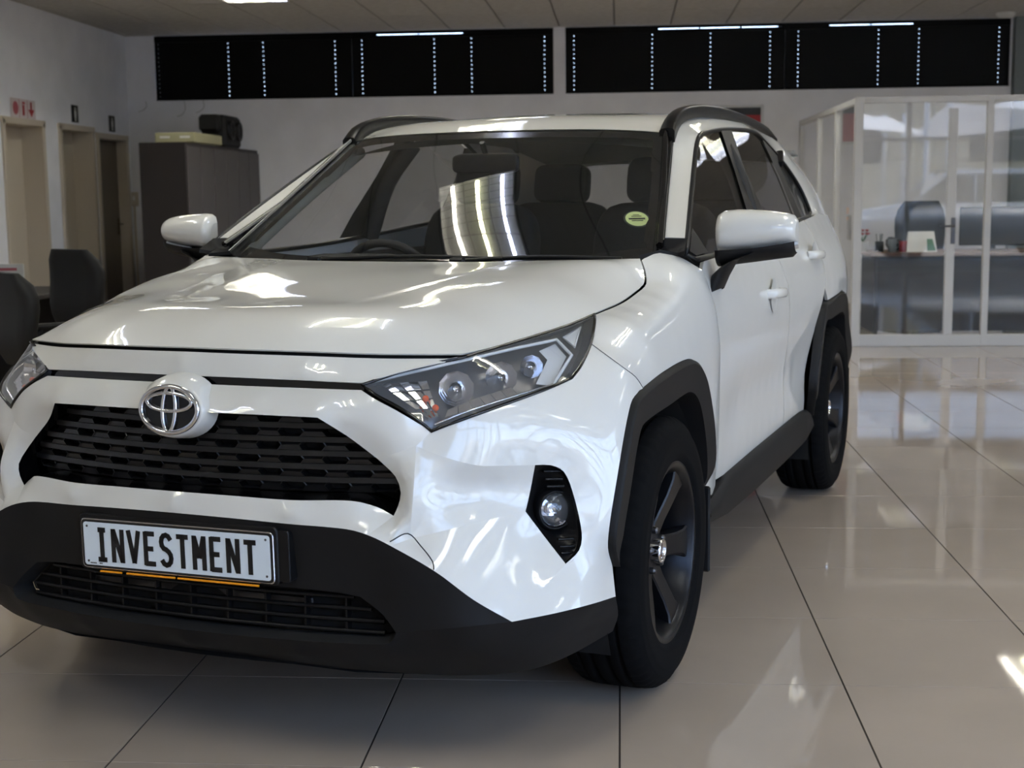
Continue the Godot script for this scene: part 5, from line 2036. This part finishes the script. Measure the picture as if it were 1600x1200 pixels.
func office_chair(at: Vector3, turn: float, label: String, h: float) -> void:
	var t := thing("office_chair", label, "chair", at, turn, "black office chairs")
	var b := MB.new()
	var rows := []
	for i in 9:   # padded back: sections from the bottom up
		var v := i / 8.0
		var y := lerpf(0.52, h, v)
		var w := lerpf(0.20, 0.245, sin(v * 2.4)) * (1.0 if i < 7 else (0.93 if i == 7 else 0.72))
		var d := 0.05 if i < 8 else 0.025
		var z := -0.20 - 0.10 * v - 0.03 * sin(v * 6.0)
		var row := []
		for e in 16:
			var a := TAU * e / 16.0
			row.append(Vector3(signf(cos(a)) * pow(absf(cos(a)), 0.5) * w, y, z + signf(sin(a)) * pow(absf(sin(a)), 0.6) * d))
		rows.append(row)
	b.grid(rows, true, true)
	b.face(rows[8], Vector3.UP)
	put(t, "backrest", b.mesh(), M.leather)
	b = MB.new()
	b.box(Vector3(0, 0.47, 0.03), Vector3(0.5, 0.12, 0.5), 0.045)
	put(t, "seat", b.mesh(), M.leather)
	for s in [-1.0, 1.0]:
		b = MB.new()
		b.tube(cv([Vector3(s * 0.24, 0.45, -0.1), Vector3(s * 0.30, 0.52, -0.08), Vector3(s * 0.30, 0.66, 0.0), Vector3(s * 0.29, 0.67, 0.16)], 0.04), 0.02, 8)
		b.box(Vector3(s * 0.295, 0.68, 0.05), Vector3(0.06, 0.03, 0.28), 0.012)
		put(t, "armrest", b.mesh(), M.leather)
	b = MB.new()
	b.tube([Vector3(0, 0.08, 0), Vector3(0, 0.42, 0)], 0.028, 10)
	put(t, "gas_lift", b.mesh(), M.satin)
	for i in 5:
		var a := TAU * i / 5.0
		b = MB.new()
		b.tube([Vector3(0, 0.11, 0), Vector3(cos(a) * 0.29, 0.07, sin(a) * 0.29)], 0.02, 8)
		b.lathe([Vector2(0, -0.02), Vector2(0.03, -0.018), Vector2(0.03, 0.018), Vector2(0, 0.02)], Vector3(cos(a) * 0.29, 0.03, sin(a) * 0.29), Vector3(-sin(a), 0, cos(a)), 14)
		put(t, "leg", b.mesh(), M.satin)

func sign_board(called: String, label: String, c: Vector3, w: float, h: float, base: Material) -> Node3D:
	var t := thing(called, label, "sign", c)
	bx(t, "board", Vector3(0.004, 0, 0), Vector3(0.008, h, w), base, 0.001)
	return t

func furniture() -> void:
	M.cup_side = sm("cupboard_side", Color(0.135, 0.105, 0.095), 0.5)
	M.cup_door = sm("cupboard_door", Color(0.285, 0.265, 0.26), 0.45)
	M.leather = sm("black_leather", Color(0.03, 0.03, 0.032), 0.6)
	M.wood = grainy(sm("desk_wood", Color(0.36, 0.24, 0.17), 0.45), 21, 0.03, 0.75, 1.0, 1.5)
	M.dwood = sm("desk_dark", Color(0.10, 0.075, 0.065), 0.5)
	M.white = sm("white_card", Color(0.85, 0.85, 0.83), 0.7)
	M.sign_white = sm("sign_white", Color(0.78, 0.74, 0.74), 0.6)
	M.sign_red = sm("sign_red", Color(0.62, 0.13, 0.15), 0.6)
	M.sign_pink = sm("sign_faded_red", Color(0.66, 0.33, 0.36), 0.6)
	M.sign_black = sm("sign_black", Color(0.06, 0.06, 0.06), 0.5)
	M.beige = sm("beige_plastic", Color(0.66, 0.64, 0.50), 0.55)
	M.green = sm("green_print", Color(0.25, 0.45, 0.33), 0.6)
	# three cupboards in a row, side towards the camera
	cupboard(Vector3(-4.13, 0, -13.66), "dark cupboard nearest the camera of three, bare side in view")
	cupboard(Vector3(-4.13, 0, -14.56), "middle one of the three dark cupboards in a row")
	cupboard(Vector3(-4.13, 0, -15.46), "dark cupboard of three farthest back, against the rear wall")
	var t := thing("video_recorder", "flat beige electronic box lying on the dark cupboards", "electronics", Vector3(-4.34, 1.864, -14.05))
	bx(t, "case", Vector3(0, 0.055, 0), Vector3(0.40, 0.10, 0.95), M.beige, 0.008)
	for q in [-0.1, 0.1]:
		bx(t, "label_strip", Vector3(q, 0.06, 0.476), Vector3(0.1, 0.02, 0.002), M.white)
	for q in [-0.15, 0.15]:
		bx(t, "foot", Vector3(q, 0.004, 0.4), Vector3(0.03, 0.012, 0.03), M.satin)
		bx(t, "foot", Vector3(q, 0.004, -0.4), Vector3(0.03, 0.012, 0.03), M.satin)
	t = thing("stereo", "bulky black stereo with round speakers on top of the dark cupboards", "stereo", Vector3(-4.28, 1.86, -15.0))
	var b := MB.new()
	b.box(Vector3(0, 0.17, 0), Vector3(0.26, 0.34, 0.62), 0.03)
	b.box(Vector3(-0.02, 0.25, 0.34), Vector3(0.22, 0.18, 0.14), 0.03)
	put(t, "body", b.mesh(), M.leather)
	for q in [[0.13, 0.18, -0.17], [0.13, 0.18, 0.13]]:
		b = MB.new()
		b.lathe([Vector2(0.105, 0.0), Vector2(0.105, 0.03), Vector2(0.085, 0.032), Vector2(0.05, 0.008), Vector2(0.02, 0.02), Vector2(0.0, 0.024)], Vector3(q[0], q[1], q[2]), Vector3(1, 0, 0), 24)
		put(t, "speaker_cone", b.mesh(), M.satin)
	b = MB.new()
	b.lathe([Vector2(0.05, 0.0), Vector2(0.055, 0.012), Vector2(0.045, 0.016), Vector2(0.02, 0.012), Vector2(0.0, 0.016)], Vector3(0.04, 0.22, 0.315), Vector3(0, 0, 1), 20)
	put(t, "knob", b.mesh(), M.steel)
	# signs over the doors
	t = sign_board("fire_sign", "white sign with red disc, extinguisher and arrow over the nearest door", Vector3(XL, 2.185, -13.055), 0.55, 0.18, M.sign_white)
	b = MB.new()
	b.lathe([Vector2(0.062, 0.0), Vector2(0.0, 0.0)], Vector3(0.0095, 0.0, 0.175), Vector3(1, 0, 0), 24)
	put(t, "disc", b.mesh(), M.sign_pink)
	b = MB.new()
	b.box(Vector3(0.009, -0.012, 0.0), Vector3(0.002, 0.10, 0.045), 0.0)
	b.box(Vector3(0.009, 0.055, -0.008), Vector3(0.002, 0.02, 0.06), 0.0)
	put(t, "extinguisher", b.mesh(), M.sign_red)
	b = MB.new()
	b.box(Vector3(0.009, 0.03, -0.175), Vector3(0.002, 0.08, 0.035), 0.0)
	b.face([Vector3(0.0101, 0.0, -0.245), Vector3(0.0101, 0.0, -0.105), Vector3(0.0101, -0.07, -0.175)], Vector3(1, 0, 0))
	put(t, "arrow", b.mesh(), M.sign_red)
	b = MB.new()
	for z in [-0.09, 0.09]:
		b.box(Vector3(0.0085, 0, z), Vector3(0.001, 0.17, 0.006))
	put(t, "divider", b.mesh(), M.sign_red)
	for q in [[-14.33, 2.21, "small black sign with white figure over the middle door"], [-15.39, 2.16, "small black sign with white figure over the farthest door"]]:
		t = sign_board("toilet_sign", q[2], Vector3(XL, q[1], q[0]), 0.17, 0.175, M.sign_black)
		b = MB.new()
		b.lathe([Vector2(0.016, 0.0), Vector2(0.0, 0.0)], Vector3(0.0092, 0.05, 0), Vector3(1, 0, 0), 14)
		b.box(Vector3(0.009, 0.0, 0), Vector3(0.001, 0.065, 0.05))
		b.box(Vector3(0.009, -0.05, 0), Vector3(0.001, 0.05, 0.03))
		put(t, "figure", b.mesh(), M.white)
		t.set_meta("group", "toilet signs")
	t = thing("wall_switch", "cream switch box with conduit beside the farthest door", "switch", Vector3(-5.60, 1.27, ZB))
	bx(t, "box", Vector3(0, 0.06, 0.02), Vector3(0.09, 0.16, 0.04), M.cream, 0.005)
	bx(t, "conduit", Vector3(-0.005, -0.64, 0.012), Vector3(0.022, 1.26, 0.022), M.cream, 0.005)
	bx(t, "rocker", Vector3(0, 0.07, 0.042), Vector3(0.03, 0.05, 0.006), M.white, 0.002)
	# cables hanging on the back wall
	for q in [[-5.42, 2.44, 0.10, "thin loose cable hanging in the corner left of the blinds"], [-4.97, 2.44, 0.16, "thin loose cable hanging under the leftmost blind, the longer of two"], [-4.75, 2.44, 0.12, "thin loose cable hanging under the leftmost blind, the shorter, above the cupboards"]]:
		b = MB.new()
		b.tube(cv([Vector3(0, 0, 0.004), Vector3(0.01, -q[2] * 0.6, 0.008), Vector3(-0.03, -q[2], 0.008), Vector3(-0.09, -q[2] - 0.02, 0.006)], 0.02), 0.003, 5)
		tag(put(self, "loose_cable", b.mesh(), M.lining, Vector3(q[0], q[1], ZB)), q[3], "cable", "loose cables under the left blind")
	# picture behind the car
	t = thing("picture", "framed red and dark picture on the back wall behind the car roof", "picture", Vector3(1.29, 2.06, ZB))
	b = MB.new()
	for q in [[0, 0.21, 0.58, 0.03], [0, -0.21, 0.58, 0.03]]:
		b.box(Vector3(q[0], q[1], 0.012), Vector3(q[2], q[3], 0.024), 0.003)
	for s in [-1.0, 1.0]:
		b.box(Vector3(s * 0.275, 0, 0.012), Vector3(0.03, 0.45, 0.024), 0.003)
	put(t, "frame", b.mesh(), M.alu)
	bx(t, "print", Vector3(0, 0.0, 0.006), Vector3(0.53, 0.40, 0.006), M.sign_red)
	bx(t, "print_band", Vector3(0, 0.155, 0.0095), Vector3(0.53, 0.085, 0.002), M.sign_black)
	# smoke detector
	b = MB.new()
	b.lathe([Vector2(0.10, 0.0), Vector2(0.10, -0.02), Vector2(0.07, -0.045), Vector2(0.0, -0.05)], Vector3.ZERO, Vector3.UP, 24, true)
	tag(put(self, "smoke_detector", b.mesh(), M.white, Vector3(4.05, HC, -15.5)), "round white smoke detector on the ceiling at right", "detector")
	# chairs at the left
	office_chair(Vector3(-3.04, 0, -8.2), 2.55, "black high-backed office chair, the farther one, by the doors", 1.04)
	office_chair(Vector3(-2.76, 0, -6.76), 2.35, "black office chair cut off by the left edge of the picture", 0.98)
	t = thing("side_desk", "low dark desk behind the black office chairs", "desk", Vector3(-4.15, 0, -8.4))
	bx(t, "top", Vector3(0, 0.735, 0), Vector3(1.2, 0.03, 1.6), M.dwood, 0.004)
	for q in [-1.0, 1.0]:
		bx(t, "panel_leg", Vector3(0, 0.36, q * 0.74), Vector3(1.1, 0.72, 0.03), M.dwood, 0.003)
	t = thing("desk_card", "white card with red and black print on the side desk", "card", Vector3(-4.09, 0.75, -9.0), 0.1)
	bx(t, "card", Vector3(0, 0.08, 0), Vector3(0.30, 0.16, 0.012), M.white, 0.002)
	bx(t, "headline", Vector3(0.03, 0.125, 0.007), Vector3(0.15, 0.018, 0.002), M.sign_pink)
	bx(t, "red_block", Vector3(0.07, 0.05, 0.007), Vector3(0.10, 0.06, 0.002), M.sign_red)
	bx(t, "black_block", Vector3(-0.03, 0.05, 0.007), Vector3(0.08, 0.06, 0.002), M.sign_black)
	b = MB.new()
	b.tube([Vector3(0, 0.006, 0), Vector3(0.15, 0.006, 0.03)], 0.006, 6)
	tag(put(self, "orange_pen", b.mesh(), M.amber, Vector3(-3.72, 0.75, -8.0)), "orange pen lying on the side desk between the chairs", "pen")
	office()

func office() -> void:
	# desk inside the glass office
	var t := thing("office_desk", "dark desk with brown top inside the glass office", "desk", Vector3(3.15, 0, -13.6))
	bx(t, "top", Vector3(0.3, 0.735, 0), Vector3(2.3, 0.035, 0.8), M.wood, 0.004)
	bx(t, "modesty_panel", Vector3(0.3, 0.37, 0.30), Vector3(2.2, 0.70, 0.02), M.dwood, 0.002)
	for s in [-0.78, 1.38]:
		bx(t, "panel_leg", Vector3(s, 0.36, 0), Vector3(0.04, 0.72, 0.7), M.dwood, 0.003)
	t = thing("monitor", "black computer monitor seen from behind on the office desk", "monitor", Vector3(3.48, 0.752, -13.5))
	bx(t, "screen", Vector3(0, 0.23, 0), Vector3(0.62, 0.36, 0.04), M.leather, 0.008)
	bx(t, "stand", Vector3(0, 0.07, -0.03), Vector3(0.06, 0.12, 0.03), M.leather, 0.003)
	bx(t, "foot", Vector3(0, 0.008, -0.03), Vector3(0.24, 0.016, 0.18), M.leather, 0.003)
	office_chair(Vector3(2.93, 0, -14.35), PI, "black office chair behind the desk inside the glass office", 1.22)
	t = thing("desk_calendar", "white tent card with green print on the office desk", "card", Vector3(2.80, 0.752, -13.42))
	var b := MB.new()
	b.face([Vector3(-0.14, 0, 0.06), Vector3(0.14, 0, 0.06), Vector3(0.12, 0.19, 0), Vector3(-0.12, 0.19, 0)], Vector3(0, 0, 1))
	b.face([Vector3(-0.14, 0, -0.06), Vector3(0.14, 0, -0.06), Vector3(0.12, 0.19, 0), Vector3(-0.12, 0.19, 0)], Vector3(0, 0, -1))
	put(t, "card", b.mesh(), M.white)
	b = MB.new()
	b.face([Vector3(0.05, 0.01, 0.0605), Vector3(0.13, 0.01, 0.0605), Vector3(0.10, 0.12, 0.026), Vector3(0.05, 0.12, 0.026)], Vector3(0, 0.3, 1))
	put(t, "green_print", b.mesh(), M.green)
	t = thing("pen_holder", "dark cup of pens on the office desk", "pen holder", Vector3(2.42, 0.752, -13.42))
	b = MB.new()
	b.lathe([Vector2(0.0, 0.0), Vector2(0.04, 0.0), Vector2(0.042, 0.10), Vector2(0.036, 0.10), Vector2(0.034, 0.01)], Vector3.ZERO, Vector3.UP, 18, true)
	put(t, "cup", b.mesh(), M.satin)
	for q in [[0.0, 0.02], [0.02, -0.01], [-0.02, 0.0], [0.01, 0.01]]:
		b = MB.new()
		b.tube([Vector3(q[0] * 0.5, 0.02, q[1] * 0.5), Vector3(q[0] * 1.6, 0.17, q[1] * 1.6)], 0.005, 6)
		put(t, "pen", b.mesh(), M.grey)
	for q in [[2.54, M.grey, 0.12, "grey mug on the office desk beside the pens"], [2.64, M.sign_red, 0.10, "red mug on the office desk"]]:
		b = MB.new()
		b.lathe([Vector2(0.0, 0.0), Vector2(0.036, 0.0), Vector2(0.04, q[2]), Vector2(0.035, q[2]), Vector2(0.032, 0.01), Vector2(0.0, 0.01)], Vector3.ZERO, Vector3.UP, 18, true)
		b.tube(cv([Vector3(0.038, q[2] * 0.8, 0), Vector3(0.065, q[2] * 0.6, 0), Vector3(0.037, q[2] * 0.25, 0)], 0.01), 0.005, 6)
		tag(put(self, "mug", b.mesh(), q[1], Vector3(q[0], 0.752, -13.42)), q[3], "mug", "mugs on the office desk")
	t = thing("desk_phone", "black desk telephone between the mugs and the tent card", "telephone", Vector3(2.61, 0.752, -13.62))
	bx(t, "base", Vector3(0, 0.062, 0), Vector3(0.17, 0.07, 0.18), M.leather, 0.012, Basis(Vector3.RIGHT, 0.25))
	bx(t, "handset", Vector3(-0.04, 0.115, 0), Vector3(0.05, 0.035, 0.2), M.leather, 0.012)
	t = thing("flower_pot", "small pot of red flowers at the left end of the office desk", "plant", Vector3(2.28, 0.752, -13.5))
	b = MB.new()
	b.lathe([Vector2(0.0, 0.0), Vector2(0.04, 0.0), Vector2(0.055, 0.10), Vector2(0.048, 0.10), Vector2(0.0, 0.09)], Vector3.ZERO, Vector3.UP, 16, true)
	put(t, "pot", b.mesh(), M.white)
	for i in 7:
		var a := i * 2.4
		var p := Vector3(cos(a) * 0.05, 0.17 + 0.015 * (i % 3), sin(a) * 0.05)
		b = MB.new()
		b.tube([Vector3(0, 0.09, 0), p], 0.003, 4)
		put(t, "stem", b.mesh(), M.green)
		b = MB.new()
		b.lathe([Vector2(0.0, -0.012), Vector2(0.018, 0.0), Vector2(0.02, 0.008), Vector2(0.006, 0.006), Vector2(0.0, 0.012)], p, Vector3(0.2, 1, 0.1), 8, true)
		put(t, "flower", b.mesh(), M.sign_red)

# ---------------------------------------------------------------- beyond the windows, and the vehicle beside the camera
func yard() -> void:
	M.paving = grainy(sm("yard_paving", Color(0.52, 0.50, 0.47), 0.9), 31, 0.05, 0.8, 1.0, 0.5)
	M.sail = sm("shade_sail", Color(0.88, 0.88, 0.87), 0.9)
	M.sail.backlight_enabled = true
	M.sail.backlight = Color(0.7, 0.7, 0.7)
	M.render = grainy(sm("yellow_plaster", Color(0.78, 0.70, 0.55), 0.9), 33, 0.03, 0.9, 1.0, 0.3)
	M.silver = sm("silver_paint", Color(0.50, 0.51, 0.51), 0.35, 0.35)
	M.silver.clearcoat_enabled = true
	M.silver.clearcoat = 1.0
	M.silver.clearcoat_roughness = 0.04
	struct("ground", [[-60, 60, -0.4, -0.05, -60, 70]], M.paving)
	# shade sails on posts in front of the showroom
	for i in 3:
		var x0 := -4.0 + i * 7.5
		var t := thing("shade_sail", ["white shade sail on posts outside, leftmost seen from the showroom", "middle white shade sail on posts outside the front windows", "white shade sail on posts outside, by the yellow building"][i], "shade sail", Vector3(x0, -0.05, 11.5), 0.0, "shade sails in the yard")
		var rows := []
		for a in 9:
			var row := []
			for e in 9:
				var u := a / 8.0 * 2 - 1
				var v := e / 8.0 * 2 - 1
				row.append(Vector3(u * 3.5, 3.0 + 0.9 * (1.0 - absf(u)) * (1.0 - absf(v)) + 0.35 * u * v, v * 2.6))
			rows.append(row)
		var b := MB.new()
		b.grid(rows, true)
		put(t, "canopy", b.mesh(), M.sail)
		for q in [[-3.5, -2.6], [3.5, -2.6], [-3.5, 2.6], [3.5, 2.6]]:
			b = MB.new()
			b.tube([Vector3(q[0], 0, q[1]), Vector3(q[0], 3.4, q[1])], 0.06, 10)
			put(t, "post", b.mesh(), M.alu)
	var h := thing("building", "yellow plastered building across the yard with dark windows", "building", Vector3(8, -0.05, 26))
	bx(h, "wall", Vector3(0, 2.6, 0), Vector3(44, 5.2, 4), M.render, 0.02)
	bx(h, "roof", Vector3(0, 5.35, -0.1), Vector3(45, 0.3, 4.8), M.tbar, 0.02)
	for i in 9:
		bx(h, "window", Vector3(-18 + i * 4.5, 2.9, -2.01), Vector3(1.8, 1.2, 0.06), M.gloss, 0.01)
	# silver van standing outside the front windows; the glass office mirrors it
	van(Vector3(7.1, -0.05, 4.9), -PI / 2)

func van(at: Vector3, turn: float) -> void:
	var t := thing("van", "silver van parked outside the front windows, mirrored in the office glass", "van", at, turn)
	var sec := [[2.35, 0.45, 0.75, 0.72, 0.78], [2.2, 0.32, 0.98, 0.74, 0.90], [1.5, 0.30, 1.08, 0.78, 0.92], [1.3, 0.30, 1.12, 0.80, 0.92], [0.0, 0.30, 1.12, 0.83, 0.92], [-1.5, 0.30, 1.12, 0.83, 0.92], [-2.2, 0.32, 1.12, 0.82, 0.91], [-2.35, 0.45, 1.10, 0.78, 0.84]]
	var rows := []
	for s in sec:
		rows.append([Vector3(-s[4] * 0.9, s[1], s[0]), Vector3(-s[4], s[1] + 0.12, s[0]), Vector3(-s[4], 0.75 if s[2] > 0.9 else 0.65, s[0]), Vector3(-s[3], s[2], s[0]), Vector3(0, s[2] + 0.02, s[0]), Vector3(s[3], s[2], s[0]), Vector3(s[4], 0.75 if s[2] > 0.9 else 0.65, s[0]), Vector3(s[4], s[1] + 0.12, s[0]), Vector3(s[4] * 0.9, s[1], s[0])])
	var b := MB.new()
	b.grid(rows)
	b.face(rows[0], Vector3(0, 0, 1))
	b.face(rows[7], Vector3(0, 0, -1))
	put(t, "body", b.mesh(), M.silver)
	# pillars and roof
	b = MB.new()
	var rf := []
	for z in [0.62, 0.3, -0.6, -1.5, -2.05]:
		rf.append([Vector3(-0.66, 1.68, z), Vector3(-0.6, 1.76, z), Vector3(0, 1.79, z), Vector3(0.6, 1.76, z), Vector3(0.66, 1.68, z)])
	b.grid(rf)
	put(t, "roof", b.mesh(), M.silver)
	for s in [-1.0, 1.0]:
		for q in [[1.35, 0.62], [0.15, 0.12], [-1.05, -1.0], [-2.3, -2.05]]:
			b = MB.new()
			b.tube([Vector3(s * 0.81, 1.10, q[0]), Vector3(s * 0.655, 1.70, q[1])], 0.045, 8)
			put(t, "pillar", b.mesh(), M.silver)
		b = MB.new()
		b.face([Vector3(s * 0.82, 1.11, 1.3), Vector3(s * 0.66, 1.7, 0.62), Vector3(s * 0.66, 1.7, -2.05), Vector3(s * 0.82, 1.11, -2.28)], Vector3(s, 0.2, 0))
		put(t, "side_window", b.mesh(), M.side_glass)
		for z in [1.42, -1.42]:
			b = MB.new()
			b.lathe([Vector2(0.0, -0.1), Vector2(0.32, -0.1), Vector2(0.34, -0.08), Vector2(0.34, 0.08), Vector2(0.32, 0.1), Vector2(0.22, 0.105), Vector2(0.2, 0.08), Vector2(0.0, 0.09)], Vector3(s * 0.80, 0.34, z), Vector3(s, 0, 0), 32)
			put(t, "wheel", b.mesh(), M.tyre)
	b = MB.new()
	b.face([Vector3(-0.80, 1.12, 1.35), Vector3(0.80, 1.12, 1.35), Vector3(0.64, 1.72, 0.64), Vector3(-0.64, 1.72, 0.64)], Vector3(0, 0.5, 1))
	b.face([Vector3(-0.80, 1.12, -2.3), Vector3(0.80, 1.12, -2.3), Vector3(0.64, 1.72, -2.06), Vector3(-0.64, 1.72, -2.06)], Vector3(0, 0.2, -1))
	put(t, "screen", b.mesh(), M.window)
	for q in [[-0.36, 0.1], [0.36, 0.1], [-0.36, -0.9], [0.36, -0.9]]:
		b = MB.new()
		b.box(Vector3(q[0], 1.05, q[1]), Vector3(0.48, 0.5, 0.14), 0.05)
		b.box(Vector3(q[0], 1.40, q[1] - 0.03), Vector3(0.25, 0.18, 0.1), 0.04)
		put(t, "seat", b.mesh(), M.seat)
	for s in [-1.0, 1.0]:
		b = MB.new()
		b.box(Vector3(s * 0.66, 0.80, 2.27), Vector3(0.34, 0.16, 0.12), 0.04)
		put(t, "headlight", b.mesh(), M.lamp_white)
